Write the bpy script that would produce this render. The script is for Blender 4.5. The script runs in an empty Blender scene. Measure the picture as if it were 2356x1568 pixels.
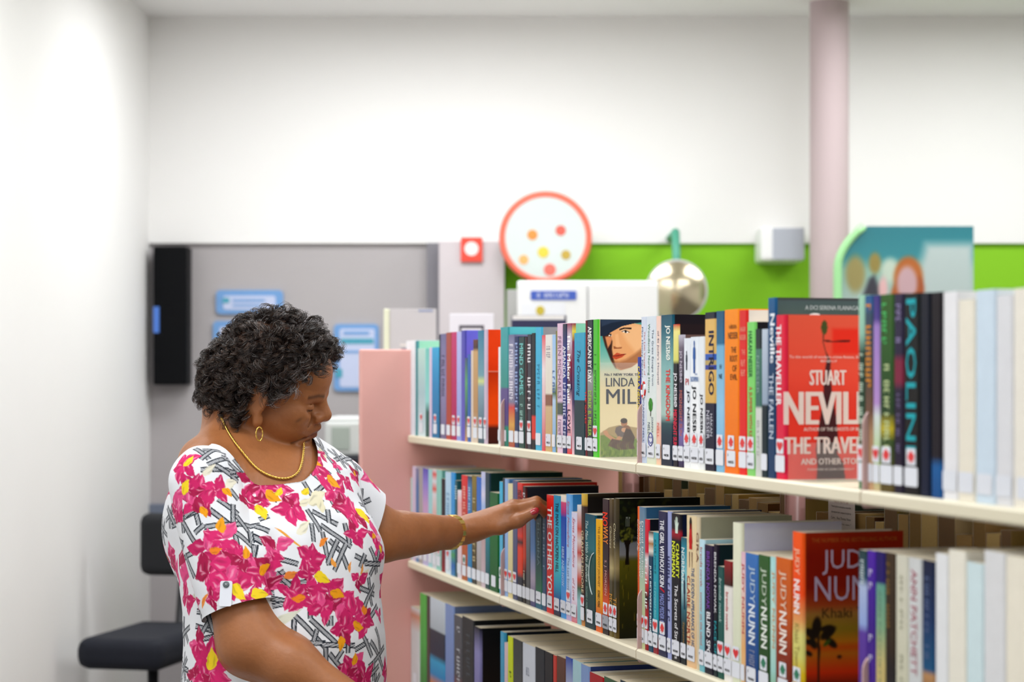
import bpy, bmesh, math, random
import numpy as np
from mathutils import Vector, Matrix
from mathutils.bvhtree import BVHTree

random.seed(7)
rng = np.random.default_rng(7)
SC = bpy.context.scene
COL = SC.collection

# ------------------------------------------------------------------ camera
FPX, CX, CY, EYE = 4700.0, 1255.0, 870.0, 1.48
cam_d = bpy.data.cameras.new('camera')
cam = bpy.data.objects.new('camera', cam_d)
COL.objects.link(cam)
cam.location = (0, 0, EYE)
cam.rotation_euler = (math.radians(90), 0, 0)
cam_d.sensor_width = 36.0
cam_d.lens = 36.0 * FPX / 2356.0
cam_d.shift_x = (1178.0 - CX) / 2356.0
cam_d.shift_y = (CY - 784.0) / 2356.0
cam_d.clip_start = 0.05
cam_d.dof.use_dof = True
cam_d.dof.focus_distance = 3.52
cam_d.dof.aperture_fstop = 4.1
SC.camera = cam

# ------------------------------------------------------------------ world, lamps, exposure
wd = bpy.data.worlds.new('world')
SC.world = wd
wd.use_nodes = True
wd.node_tree.nodes['Background'].inputs['Color'].default_value = (0.93, 0.97, 1.0, 1)
wd.node_tree.nodes['Background'].inputs['Strength'].default_value = 0.42
SC.view_settings.view_transform = 'Standard'
SC.view_settings.look = 'None'
SC.view_settings.gamma = 1.0
SC.view_settings.exposure = 0.0
CEIL = 2.75
LAMP_SPOTS = [(-0.7, 0.5), (1.2, 0.5), (-0.65, 2.6), (1.25, 2.6), (-0.6, 4.5), (1.3, 4.5), (-0.4, 6.2), (1.5, 6.2)]
LAMP_POWER = 17.5


def area_light(x, y):
    l = bpy.data.lights.new('ceiling_lamp_light', 'AREA')
    l.shape = 'RECTANGLE'
    l.size, l.size_y = 1.15, 0.55
    l.energy = LAMP_POWER
    l.color = (0.965, 0.98, 1.0)
    o = bpy.data.objects.new('ceiling_lamp_light', l)
    COL.objects.link(o)
    o.location = (x, y, CEIL - 0.035)
    return o


for _x, _y in LAMP_SPOTS:
    area_light(_x, _y)


# ------------------------------------------------------------------ helpers
def W(px, py, d):
    """the point of the place at distance d that the photograph shows at px, py"""
    return Vector(((px - CX) / FPX * d, d, EYE - (py - CY) / FPX * d))


def lin1(c):
    return c / 12.92 if c <= 0.04045 else ((c + 0.055) / 1.055) ** 2.4


def hx(h):
    if not isinstance(h, str):
        return tuple(h)
    h = h.lstrip('#')
    if len(h) == 3:
        h = ''.join(c * 2 for c in h)
    return tuple(lin1(int(h[i:i + 2], 16) / 255.0) for i in (0, 2, 4))


def lin_arr(a):
    a = np.clip(a, 0, 1)
    return np.where(a <= 0.04045, a / 12.92, ((a + 0.055) / 1.055) ** 2.4)


MATS = {}


def mat(name, color='#808080', rough=0.5, metal=0.0, noise=0.0, scale=30.0, bump=0.0, spec=0.5, emit=0.0, attr=None, coat=0.0):
    if name in MATS:
        return MATS[name]
    m = bpy.data.materials.new(name)
    m.use_nodes = True
    nt = m.node_tree
    b = nt.nodes['Principled BSDF']
    b.inputs['Roughness'].default_value = rough
    b.inputs['Metallic'].default_value = metal
    b.inputs['Specular IOR Level'].default_value = spec
    b.inputs['Coat Weight'].default_value = coat
    b.inputs['Coat Roughness'].default_value = 0.12
    c = hx(color)
    b.inputs['Base Color'].default_value = (*c, 1)
    src = None
    if attr:
        a = nt.nodes.new('ShaderNodeAttribute')
        a.attribute_name = attr
        src = a.outputs['Color']
    if noise > 0 or bump > 0:
        tc = nt.nodes.new('ShaderNodeTexCoord')
        n = nt.nodes.new('ShaderNodeTexNoise')
        n.inputs['Scale'].default_value = scale
        n.inputs['Detail'].default_value = 5
        nt.links.new(tc.outputs['Object'], n.inputs['Vector'])
        if noise > 0:
            mr = nt.nodes.new('ShaderNodeMapRange')
            mr.inputs['To Min'].default_value = 1 - noise
            mr.inputs['To Max'].default_value = 1 + noise
            nt.links.new(n.outputs['Fac'], mr.inputs['Value'])
            mx = nt.nodes.new('ShaderNodeVectorMath')
            mx.operation = 'SCALE'
            if src is None:
                rgb = nt.nodes.new('ShaderNodeRGB')
                rgb.outputs[0].default_value = (*c, 1)
                src = rgb.outputs[0]
            nt.links.new(src, mx.inputs[0])
            nt.links.new(mr.outputs['Result'], mx.inputs['Scale'])
            src = mx.outputs[0]
        if bump > 0:
            bp = nt.nodes.new('ShaderNodeBump')
            bp.inputs['Strength'].default_value = bump
            bp.inputs['Distance'].default_value = 0.002
            nt.links.new(n.outputs['Fac'], bp.inputs['Height'])
            nt.links.new(bp.outputs['Normal'], b.inputs['Normal'])
    if src is not None:
        nt.links.new(src, b.inputs['Base Color'])
    if emit > 0:
        b.inputs['Emission Color'].default_value = (*c, 1)
        b.inputs['Emission Strength'].default_value = emit
    MATS[name] = m
    return m


def obj(name, me, material=None, parent=None, loc=None, rot=None):
    o = bpy.data.objects.new(name, me)
    COL.objects.link(o)
    if material is not None and me is not None and len(me.materials) == 0:
        me.materials.append(material)
    if parent is not None:
        o.parent = parent
    if loc is not None:
        o.location = loc
    if rot is not None:
        o.rotation_euler = rot
    return o


def empty(name, loc=(0, 0, 0), rz=0.0):
    o = bpy.data.objects.new(name, None)
    COL.objects.link(o)
    o.location = loc
    o.rotation_euler = (0, 0, rz)
    o.empty_display_size = 0.05
    return o


def tag(o, label, cat, group=None):
    o['label'] = label
    o['category'] = cat
    if group:
        o['group'] = group
    return o


def struct(o):
    o['kind'] = 'structure'
    return o


def mesh_of(verts, faces, smooth=False, name='mesh'):
    me = bpy.data.meshes.new(name)
    me.from_pydata([tuple(v) for v in verts], [], [tuple(f) for f in faces])
    me.update()
    if smooth:
        me.polygons.foreach_set('use_smooth', [True] * len(me.polygons))
    return me


def box_me(x0, x1, y0, y1, z0, z1, bevel=0.0, seg=2):
    bm = bmesh.new()
    v = [bm.verts.new(p) for p in ((x0, y0, z0), (x1, y0, z0), (x1, y1, z0), (x0, y1, z0), (x0, y0, z1), (x1, y0, z1), (x1, y1, z1), (x0, y1, z1))]
    for f in ((0, 3, 2, 1), (4, 5, 6, 7), (0, 1, 5, 4), (1, 2, 6, 5), (2, 3, 7, 6), (3, 0, 4, 7)):
        bm.faces.new([v[i] for i in f])
    if bevel > 0:
        bmesh.ops.bevel(bm, geom=bm.edges[:], offset=bevel, segments=seg, affect='EDGES', profile=0.5)
    me = bpy.data.meshes.new('box')
    bm.to_mesh(me)
    bm.free()
    return me


def lathe_me(prof, n=32, axis='z', smooth=True):
    """prof: list of (r, h)"""
    vs, fs = [], []
    for r, h in prof:
        for k in range(n):
            a = 2 * math.pi * k / n
            p = (r * math.cos(a), r * math.sin(a), h)
            if axis == 'y':
                p = (p[0], p[2], p[1])
            vs.append(p)
    for i in range(len(prof) - 1):
        for k in range(n):
            q = (i * n + k, i * n + (k + 1) % n, (i + 1) * n + (k + 1) % n, (i + 1) * n + k)
            fs.append(q if axis != 'y' else q[::-1])
    return mesh_of(vs, fs, smooth)


def poly_me(pts, th=0.0):
    """flat polygon in local x,z facing -y, th thick towards +y"""
    n = len(pts)
    vs = [(x, 0, z) for x, z in pts]
    fs = [tuple(range(n))]
    if th > 0:
        vs += [(x, th, z) for x, z in pts]
        fs.append(tuple(range(2 * n - 1, n - 1, -1)))
        for i in range(n):
            j = (i + 1) % n
            fs.append((j, i, n + i, n + j))
    bm = bmesh.new()
    bv = [bm.verts.new(v) for v in vs]
    for f in fs:
        bm.faces.new([bv[i] for i in f])
    bmesh.ops.recalc_face_normals(bm, faces=bm.faces[:])
    me = bpy.data.meshes.new('poly')
    bm.to_mesh(me)
    bm.free()
    return me


def round_rect(x0, x1, z0, z1, r, seg=4):
    pts = []
    r = min(r, (x1 - x0) / 2.01, (z1 - z0) / 2.01)
    for cx_, cz_, a0 in ((x1 - r, z0 + r, -90), (x1 - r, z1 - r, 0), (x0 + r, z1 - r, 90), (x0 + r, z0 + r, 180)):
        for k in range(seg + 1):
            a = math.radians(a0 + 90 * k / seg)
            pts.append((cx_ + r * math.cos(a), cz_ + r * math.sin(a)))
    return pts


def tube_me(paths, rad, n=6, closed=False):
    """one mesh of tubes along lists of points (rad: number or list per point)"""
    vs, fs = [], []
    for path in paths:
        P = [Vector(p) for p in path]
        m = len(P)
        base = len(vs)
        up = Vector((0.13, 0.31, 0.94))
        for i, p in enumerate(P):
            t = (P[(i + 1) % m] - P[i - 1]) if (closed or 0 < i < m - 1) else (P[1] - P[0] if i == 0 else P[-1] - P[-2])
            t.normalize()
            a = (up - t * up.dot(t)).normalized()
            b = t.cross(a)
            up = a
            r = rad[i] if isinstance(rad, (list, tuple)) else rad
            for k in range(n):
                an = 2 * math.pi * k / n
                vs.append(p + a * (r * math.cos(an)) + b * (r * math.sin(an)))
        for i in range(m if closed else m - 1):
            for k in range(n):
                j = (i + 1) % m
                fs.append((base + i * n + k, base + i * n + (k + 1) % n, base + j * n + (k + 1) % n, base + j * n + k))
        if not closed:
            fs.append(tuple(base + k for k in range(n))[::-1])
            fs.append(tuple(base + (m - 1) * n + k for k in range(n)))
    return mesh_of(vs, fs, True)


def set_point_colors(me, cols):
    a = me.color_attributes.new('Col', 'FLOAT_COLOR', 'POINT')
    c = np.ones((len(me.vertices), 4), dtype=np.float32)
    c[:, :3] = cols
    a.data.foreach_set('color', c.ravel())


# lettering: Blender's own font, made into a mesh and fitted to a box
_fc = bpy.data.curves.new('letters', 'FONT')
_fo = bpy.data.objects.new('letters', _fc)
COL.objects.link(_fo)
_fc.resolution_u = 2
_tcache = {}


def text_me(s, length, height, bold=0.0, shear=0.0):
    """letters lying in x (reading direction), z (up), facing -y, box length x height centred on the origin"""
    if s.startswith('~'):
        return marks_me(s, length, height)
    key = (s, shear)
    if key not in _tcache:
        _fc.body = s
        _fc.shear = shear
        bpy.context.view_layer.update()
        ev = _fo.evaluated_get(bpy.context.evaluated_depsgraph_get())
        me = ev.to_mesh()
        v = np.array([p.co[:2] for p in me.vertices]) if len(me.vertices) else np.zeros((0, 2))
        f = [tuple(p.vertices) for p in me.polygons]
        ev.to_mesh_clear()
        _tcache[key] = (v, f)
    v, f = _tcache[key]
    if len(v) == 0:
        return None
    lo, hi = v.min(0), v.max(0)
    u = (v - (lo + hi) / 2) / np.maximum(hi - lo, 1e-6)
    pts = [(a * length, 0.0, b * height) for a, b in u]
    if bold <= 0:
        return mesh_of(pts, f)
    # heavier weight: the letters laid over themselves a hair apart
    n = len(pts)
    em = length / max(hi[0] - lo[0], 1e-6)
    dx = bold * 2.2 * em
    P, Fs = [], []
    for k, (ox, oz) in enumerate(((-dx, 0), (0, 0), (dx, 0))):
        P += [(x + ox, -0.00004 * k, z + oz) for x, _, z in pts]
        Fs += [tuple(i + k * n for i in q) for q in f]
    return mesh_of(P, Fs)


def marks_me(s, length, height):
    """letter-like strokes for writing too blurred to read"""
    n = int(s[1:] or 8)
    r = random.Random(n * 31 + int(length * 1e5))
    vs, fs = [], []
    cw = length / n

    def bar(x0, x1, z0, z1):
        k = len(vs)
        vs.extend([(x0, 0, z0), (x1, 0, z0), (x1, 0, z1), (x0, 0, z1)])
        fs.append((k, k + 1, k + 2, k + 3))
    for i in range(n):
        if n > 5 and r.random() < .12:
            continue
        x = -length / 2 + i * cw
        t = cw * .2
        bar(x + cw * .1, x + cw * .1 + t, -height / 2, height / 2)
        if r.random() < .6:
            bar(x + cw * .62, x + cw * .62 + t, -height / 2 * r.choice((1, 1, 0)), height / 2)
        z = r.choice((-.42, 0, .38)) * height
        bar(x + cw * .3, x + cw * .62, z - height * .07, z + height * .07)
        if r.random() < .4:
            bar(x + cw * .3, x + cw * .62, height * .36, height * .5)
    return mesh_of(vs, fs)


def ink(color):
    return mat('ink_%s' % str(color).lstrip('#'), color, rough=0.5, spec=0.1)
# ------------------------------------------------------------------ the setting
YB = 7.2
XL = (345 - CX) / FPX * YB


def wx(px, d=YB):
    return (px - CX) / FPX * d


def wz(py, d=YB):
    return EYE - (py - CY) / FPX * d


M_grey = mat('grey_wall_paint', '#b2adae', 0.75, noise=0.02, scale=6, bump=0.06)
M_white = mat('white_wall_paint', '#f4f3f1', 0.8, noise=0.01, scale=5)
M_green = mat('lime_wall_paint', '#86c80e', 0.7, noise=0.02, scale=6, bump=0.05)
M_floor = mat('carpet', '#6f6a68', 0.95, noise=0.15, scale=200, bump=0.4)

struct(obj('floor', box_me(-3.2, 3.4, -1.6, YB, -0.08, 0), M_floor))
struct(obj('ceiling', box_me(XL - 0.1, 3.4, -1.6, YB + 0.1, CEIL, CEIL + 0.08), M_white))
ZW = wz(560)
xg = wx(1160)
struct(obj('wall_back', box_me(XL - 0.1, xg, YB, YB + 0.1, 0, ZW), M_grey))
struct(obj('wall_green', box_me(xg, 3.3, YB, YB + 0.1, 0, ZW), M_green))
struct(obj('wall_upper', box_me(XL - 0.1, 3.3, YB - 0.02, YB + 0.1, ZW, CEIL), M_white))
struct(obj('wall_left', box_me(XL - 0.1, XL, -1.6, YB, 0, CEIL), M_white))
struct(obj('wall_right', box_me(3.3, 3.4, -1.6, YB, 0, CEIL), M_white))
struct(obj('wall_front', box_me(XL - 0.1, 3.4, -1.7, -1.6, 0, CEIL), M_white))
# pier between the grey and the green wall, and the shadow beside it, painted as a grey strip
struct(obj('wall_pier', box_me(wx(1010, 7.08), wx(1160, 7.08), 7.08, YB, 0, ZW), mat('pier_paint', '#cbc3c6', 0.75, noise=0.02, scale=6)))
struct(obj('pier_shadow_strip', box_me(wx(984), wx(1010, 7.15), 7.15, YB, 0, ZW), mat('painted_pier_shadow', '#7d7b82', 0.7)))
struct(obj('trim_2', box_me(XL, wx(984), YB - 0.02, YB, wz(1184), wz(1158), 0.003), mat('blue_rail', '#6d7688', 0.6)))
struct(obj('baseboard_back', box_me(XL, 3.3, YB - 0.015, YB, 0, 0.1, 0.003), mat('baseboard_paint', '#8a8a90', 0.6)))
# round pink-grey column in front of the green wall
cm = lathe_me([(0.066, 0), (0.066, CEIL)], 32)
struct(obj('column', cm, mat('column_paint', '#c0aeb0', 0.7), loc=(wx(1908, 6.9), 6.9, 0)))

ORD = ['first', 'second', 'third', 'fourth', 'fifth', 'sixth', 'seventh', 'eighth', 'ninth', 'tenth']
ORD += ['%d%s' % (n, 'th' if n % 100 in (11, 12, 13) else {1: 'st', 2: 'nd', 3: 'rd'}.get(n % 10, 'th')) for n in range(11, 100)]
# ceiling lamps
for k, (lx, ly) in enumerate(LAMP_SPOTS):
    t = empty('ceiling_lamp', (lx, ly, CEIL))
    tag(t, 'flat rectangular ceiling light panel, %s row from the back wall, %s side' % (ORD[3 - k // 2], ('left', 'right')[k % 2]), 'light', 'ceiling light panels')
    bm = box_me(-0.62, 0.62, -0.32, 0.32, -0.03, 0, 0.004)
    obj('frame', bm, mat('lamp_frame', '#eeeeee', 0.5), t)
    obj('diffuser', box_me(-0.58, 0.58, -0.28, 0.28, -0.034, -0.0305), mat('lamp_diffuser', '#ffffff', 0.5, emit=1.5), t)
# ------------------------------------------------------------------ the bookcase
TH = math.atan(1392.0 / FPX)
XLv = Vector((math.sin(TH), -math.cos(TH), 0))      # along the shelf, towards the camera
YLv = Vector((math.cos(TH), math.sin(TH), 0))       # into the shelf
RZ = math.atan2(XLv.y, XLv.x)
P0 = Vector(((1463 - CX) / FPX * 3.332, 3.332, 0))
BAY = 0.848
H1 = 0.156
ZS = [EYE - H1, EYE - H1 - 0.303, EYE - H1 - 0.606, EYE - H1 - 0.909, 0.10]   # undersides of the boards
LIP = 0.0185
INS = 0.010                                          # spines stand this far behind the front edge


def tpx(px, v=INS):
    q = (px - CX) / FPX
    return (q * (P0.y + YLv.y * v) - P0.x - YLv.x * v) / (XLv.x - q * XLv.y)


def B(t, v, z=0.0):
    p = P0 + XLv * t + YLv * v
    return Vector((p.x, p.y, z))


def zpx(py, t, v=INS):
    return EYE - (py - CY) / FPX * B(t, v).y


T_END = -2 * BAY - 0.012
T_NEAR = 2 * BAY
M_cream = mat('cream_shelf_steel', '#e3dcc2', 0.42, noise=0.015, scale=15)
M_pink = mat('pink_laminate', '#dfa59c', 0.5, noise=0.02, scale=12)
M_pinkpost = mat('pink_post_steel', '#cf9a96', 0.35)
M_brk = mat('pinkish_bracket_steel', '#c3a09c', 0.45)

case = empty('bookcase', B(0, 0), RZ)
tag(case, 'long double sided library bookcase with cream shelves and pink end panel', 'bookcase')
obj('end_panel', box_me(T_END - 0.03, T_END, -0.113, 0.66, 0, zpx(803, T_END, -0.1), 0.004), M_pink, case)
DEPTH = 0.262
for i, zb in enumerate(ZS):
    for k in range(4):
        t0, t1 = (k - 2) * BAY + 0.002, (k - 1) * BAY - 0.002
        # folded steel board: flat with a front lip
        bm = bmesh.new()
        prof = [(0, 0.003), (0.003, 0), (0.02, 0), (0.02, 0.003), (DEPTH, 0.003), (DEPTH, LIP), (0.003, LIP), (0, LIP - 0.003)]
        va = [bm.verts.new((t0, y, zb + z)) for y, z in prof]
        vb = [bm.verts.new((t1, y, zb + z)) for y, z in prof]
        n = len(prof)
        for j in range(n):
            bm.faces.new((va[j], va[(j + 1) % n], vb[(j + 1) % n], vb[j]))
        bm.faces.new(va[::-1])
        bm.faces.new(vb)
        bmesh.ops.recalc_face_normals(bm, faces=bm.faces[:])
        me = bpy.data.meshes.new('board')
        bm.to_mesh(me)
        bm.free()
        obj('shelf_board', me, M_cream, case)
        # the board of the other side
        obj('shelf_board', box_me(t0, t1, 0.30, 0.555, zb, zb + LIP, 0.002), M_cream, case)
brk_pts = []
for k in range(7):
    a = math.radians(180 - 90 * k / 6)
    brk_pts.append((0.026 + 0.023 * math.cos(a), 0.098 + 0.023 * math.sin(a)))
brk_pts += [(0.20, 0.121), (0.255, 0.09), (0.255, -0.004), (0.006, -0.004), (0.003, 0.0)]
bm = bmesh.new()
va = [bm.verts.new((-0.0022, y, z)) for y, z in brk_pts]
vb = [bm.verts.new((0.0022, y, z)) for y, z in brk_pts]
n = len(brk_pts)
for j in range(n):
    bm.faces.new((va[j], va[(j + 1) % n], vb[(j + 1) % n], vb[j]))
bm.faces.new(va[::-1])
bm.faces.new(vb)
bmesh.ops.recalc_face_normals(bm, faces=bm.faces[:])
brk_me = bpy.data.meshes.new('bracket')
bm.to_mesh(brk_me)
bm.free()
for zb in ZS[:4]:
    for k in (-1, 0, 1):
        obj('divider_bracket', brk_me, M_brk, case, (k * BAY, 0, zb))
post_me = lathe_me([(0.0, 0.0), (0.0175, 0.0), (0.0175, 1.52), (0.0, 1.52)], 24)
for k in (-2, -1, 0, 1, 2):
    obj('post', post_me, M_pinkpost, case, (k * BAY + (0.02 if k == -2 else 0), 0.281, 0))
for k in range(4):
    obj('base_plinth', box_me((k - 2) * BAY + 0.002, (k - 1) * BAY - 0.002, 0.02, 0.54, 0, 0.10), M_pink, case)

# ------------------------------------------------------------------ books
M_cover = mat('book_jacket', rough=0.4, attr='Col', spec=0.1, noise=0.05, scale=60)
M_pages = mat('book_pages', '#d9cdb4', 0.85, noise=0.12, scale=400)
M_label = mat('spine_label_paper', '#e2e6ee', 0.4, spec=0.15)
M_heart = mat('heart_red', '#e01f22', 0.4)


def stops(spec):
    """colour, or list of (fraction from the top, colour) -> list of stops"""
    if isinstance(spec, (list, tuple)) and spec and isinstance(spec[0], (list, tuple)):
        return [(t, hx(c)) for t, c in spec]
    return [(0.0, hx(spec)), (1.0, hx(spec))]


def at_stop(st, t):
    if t <= st[0][0]:
        return st[0][1]
    for (a, ca), (b, cb) in zip(st, st[1:]):
        if t <= b:
            k = 0 if b - a < 1e-6 else (t - a) / (b - a)
            return tuple(x + (y - x) * k for x, y in zip(ca, cb))
    return st[-1][1]


def jacket_me(w, d, h, spine, front, back, hard):
    r = min(0.0035 if not hard else 0.006, w * 0.3)
    th = min(0.0022 if hard else 0.0007, w * 0.2)
    out = [(0, d), (0, r)]
    for k in range(1, 4):
        a = math.radians(180 + 90 * k / 4)
        out.append((r + r * math.cos(a), r + r * math.sin(a)))
    out += [(r, 0), (w - r, 0)]
    for k in range(1, 4):
        a = math.radians(270 + 90 * k / 4)
        out.append((w - r + r * math.cos(a), r + r * math.sin(a)))
    out += [(w, r), (w, d)]
    n = len(out)
    inn = [(min(max(x, th), w - th), max(y, th) if 0 < i < n - 1 else y) for i, (x, y) in enumerate(out)]
    ss, fs, bs = stops(spine), stops(front), stops(back)
    zs = sorted({0.0, 1.0} | {round(t, 5) for st in (ss, fs) for t, _ in st})
    vs, faces, cols = [], [], []
    for t in zs:
        for x, y in out + inn:
            vs.append((x, y, h * (1 - t)))
    m = 2 * n

    def add(f, cs):
        faces.append(f)
        cols.extend(cs)
    for i in range(len(zs) - 1):
        a0, a1 = i * m, (i + 1) * m
        for j in range(n - 1):
            st = bs if j < 1 else (fs if j >= n - 2 else ss)
            ct, cb = at_stop(st, zs[i] + 1e-6), at_stop(st, zs[i + 1] - 1e-6)
            add((a1 + j, a1 + j + 1, a0 + j + 1, a0 + j), (cb, cb, ct, ct))
            add((a0 + n + j, a0 + n + j + 1, a1 + n + j + 1, a1 + n + j), ((.8, .78, .72),) * 4)
        for j, q in ((0, 1), (n - 1, 0)):
            f = (a0 + j, a0 + n + j, a1 + n + j, a1 + j)
            add(f if q else f[::-1], (bs[0][1],) * 4)
    top, bot = 0, (len(zs) - 1) * m
    for j in range(n - 1):
        c = ss[0][1] if 1 <= j < n - 2 else (fs if j >= n - 2 else bs)[0][1]
        add((top + j, top + j + 1, top + n + j + 1, top + n + j), (c,) * 4)
        add((bot + n + j, bot + n + j + 1, bot + j + 1, bot + j), (c,) * 4)
    me = bpy.data.meshes.new('jacket')
    me.from_pydata(vs, [], faces)
    me.update()
    ca = me.color_attributes.new('Col', 'FLOAT_COLOR', 'CORNER')
    arr = np.ones((len(cols), 4), dtype=np.float32)
    arr[:, :3] = np.array(cols)
    ca.data.foreach_set('color', arr.ravel())
    return me


HEART = [(0.5 * math.sin(a) ** 3, 0.03 + (13 * math.cos(a) - 5 * math.cos(2 * a) - 2 * math.cos(3 * a) - math.cos(4 * a)) / 32.0)
         for a in [2 * math.pi * k / 20 for k in range(20)]]
CRIME = [(-.45, -.1), (-.3, .2), (0, .5), (.25, .3), (.5, .05), (.3, -.15), (.45, -.3), (.2, -.28), (.0, -.5), (-.1, -.25), (-.35, -.4), (-.25, -.15)]


def sticker(par, name, pts, cx_, cz_, sx, sz, m, off=0.0006):
    me = poly_me([(x * sx, z * sz) for x, z in pts])
    return obj(name, me, m, par, (cx_, -off, cz_))


ROWN = {'A': 'top', 'B': 'middle', 'C': 'third'}
BAYN = {-2: 'pink panel', -1: 'first divider', 0: 'second divider', 1: 'third divider'}
BOOKS = {}
_bay_count = {}


def book(row, x0, x1, ytop, desc, spine, cover=None, texts=(), st='L', depth=None, hard=False, ins=INS, back=None, code=None, bay=None, lean=0.0, h=None):
    zb = ZS['ABC'.index(row)] + LIP
    t0, t1 = tpx(x0, ins), tpx(x1, ins)
    w = (t1 - t0) * 0.985
    hh = h if h else zpx(ytop, t0, ins) - zb
    d = depth or min(0.155, max(0.108, hh * 0.66))
    if cover is None:
        cover = spine
    root = empty('book', B(t0, ins, zb), RZ)
    if lean:
        root.rotation_euler = (0, lean, RZ)
    obj('jacket', jacket_me(w, d, hh, spine, cover, back or cover, hard), M_cover, root)
    e = 0.003 if hard else 0.0005
    tw = min(0.0022 if hard else 0.0007, w * 0.2)
    obj('page_block', box_me(tw, w - tw, 0.004 if w > 0.01 else tw, d - e, e, hh - e), M_pages, root)
    if bay is None:
        bay = min(1, max(-2, math.floor((t0 + 0.012) / BAY)))
    c = _bay_count.get((row, bay), 0)
    _bay_count[(row, bay)] = c + 1
    tag(root, '%s, %s right of %s, %s shelf' % (desc, ORD[c], BAYN[bay], ROWN[row]), 'book', 'books on the %s shelf' % ROWN[row])
    for tx in texts:
        s, a0, a1, c0, c1, colr = tx[:6]
        o_ = tx[6] if len(tx) > 6 else ''
        L = (a1 - a0) * hh
        H = (c1 - c0) * w
        horiz = 'h' in o_
        me = text_me(s, H if horiz else L, L if horiz else H, 0.006 if 'b' in o_ else (0.012 if 'B' in o_ else 0.0), 0.3 if 'i' in o_ else 0.0)
        if me is None:
            continue
        lo = obj('spine_lettering', me, ink(colr), root, ((c0 + c1) / 2 * w, -0.0005, hh * (1 - (a0 + a1) / 2)))
        if not horiz:
            lo.rotation_euler = (0, math.radians(90), 0)
    if st:
        lw = min(w * 0.94, 0.034)
        lx = w * 0.5
        lh = 0.023
        z0 = 0.010
        if 'L' in st or 'X' in st:
            me = poly_me(round_rect(-lw / 2, lw / 2, -lh / 2, lh / 2, 0.003))
            lab = obj('spine_label', me, M_label if 'X' not in st else mat('grey_label', '#9aa0ab', 0.4), root, (lx, -0.0007, z0 + lh / 2))
            if code:
                for s_, dx, dz, sx, sz in (('F', -0.30, 0.005, 0.0022, 0.0038), (code, 0.02, -0.005, lw * 0.62, 0.0038)):
                    cme = text_me(s_, sx, sz, 0.02)
                    obj('call_number', cme, ink('#1a1a1e'), lab, (dx * lw, -0.0003, dz))
            z0 += lh + 0.002
        if 'H' in st or 'C' in st or 'G' in st:
            s2 = min(w * 0.94, 0.024)
            me = poly_me(round_rect(-s2 / 2, s2 / 2, -0.010, 0.010, 0.002))
            lab = obj('genre_sticker', me, M_label, root, (lx, -0.0007, z0 + 0.010))
            pts = HEART if 'H' in st else CRIME
            sticker(lab, 'sticker_mark', pts, 0, 0, s2 * 0.86, 0.016, M_heart if 'G' not in st else mat('green_mark', '#1d7a5a', 0.5), 0.0003)
    BOOKS[(row, len(BOOKS))] = root
    root['_dims'] = (w, d, hh)
    return root


def cover_face(root, nx, ny, fn, name='cover_print'):
    """a printed picture on the front cover: grid of coloured points, u to the right, v down"""
    w, d, h = root['_dims']
    u, v = np.meshgrid((np.arange(nx) + 0.0) / (nx - 1), (np.arange(ny) + 0.0) / (ny - 1))
    rgb = fn(u, v)
    m = 0.0045
    vs = np.stack([np.zeros(u.size), m + u.ravel() * (d - m - 0.001), h * (1 - v.ravel() * 0.998) - h * 0.001], 1)
    idx = np.arange(nx * ny).reshape(ny, nx)
    f = np.stack([idx[1:, :-1], idx[1:, 1:], idx[:-1, 1:], idx[:-1, :-1]], -1).reshape(-1, 4)
    me = bpy.data.meshes.new('print')
    me.from_pydata(vs.tolist(), [], f.tolist())
    me.update()
    set_point_colors(me, lin_arr(rgb.reshape(-1, 3)))
    return obj(name, me, mat('cover_print', rough=0.4, attr='Col', spec=0.1), root, (w + 0.0004, 0, 0))


def cover_text(root, s, u0, u1, v0, v1, colr, bold=0.0, shear=0.0, name='cover_lettering', off=0.0009):
    w, d, h = root['_dims']
    me = text_me(s, (u1 - u0) * d, (v1 - v0) * h, bold, shear)
    o = obj(name, me, ink(colr), root, (w + off, (u0 + u1) / 2 * d, h * (1 - (v0 + v1) / 2)))
    o.rotation_euler = (0, 0, math.radians(90))
    return o


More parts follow.
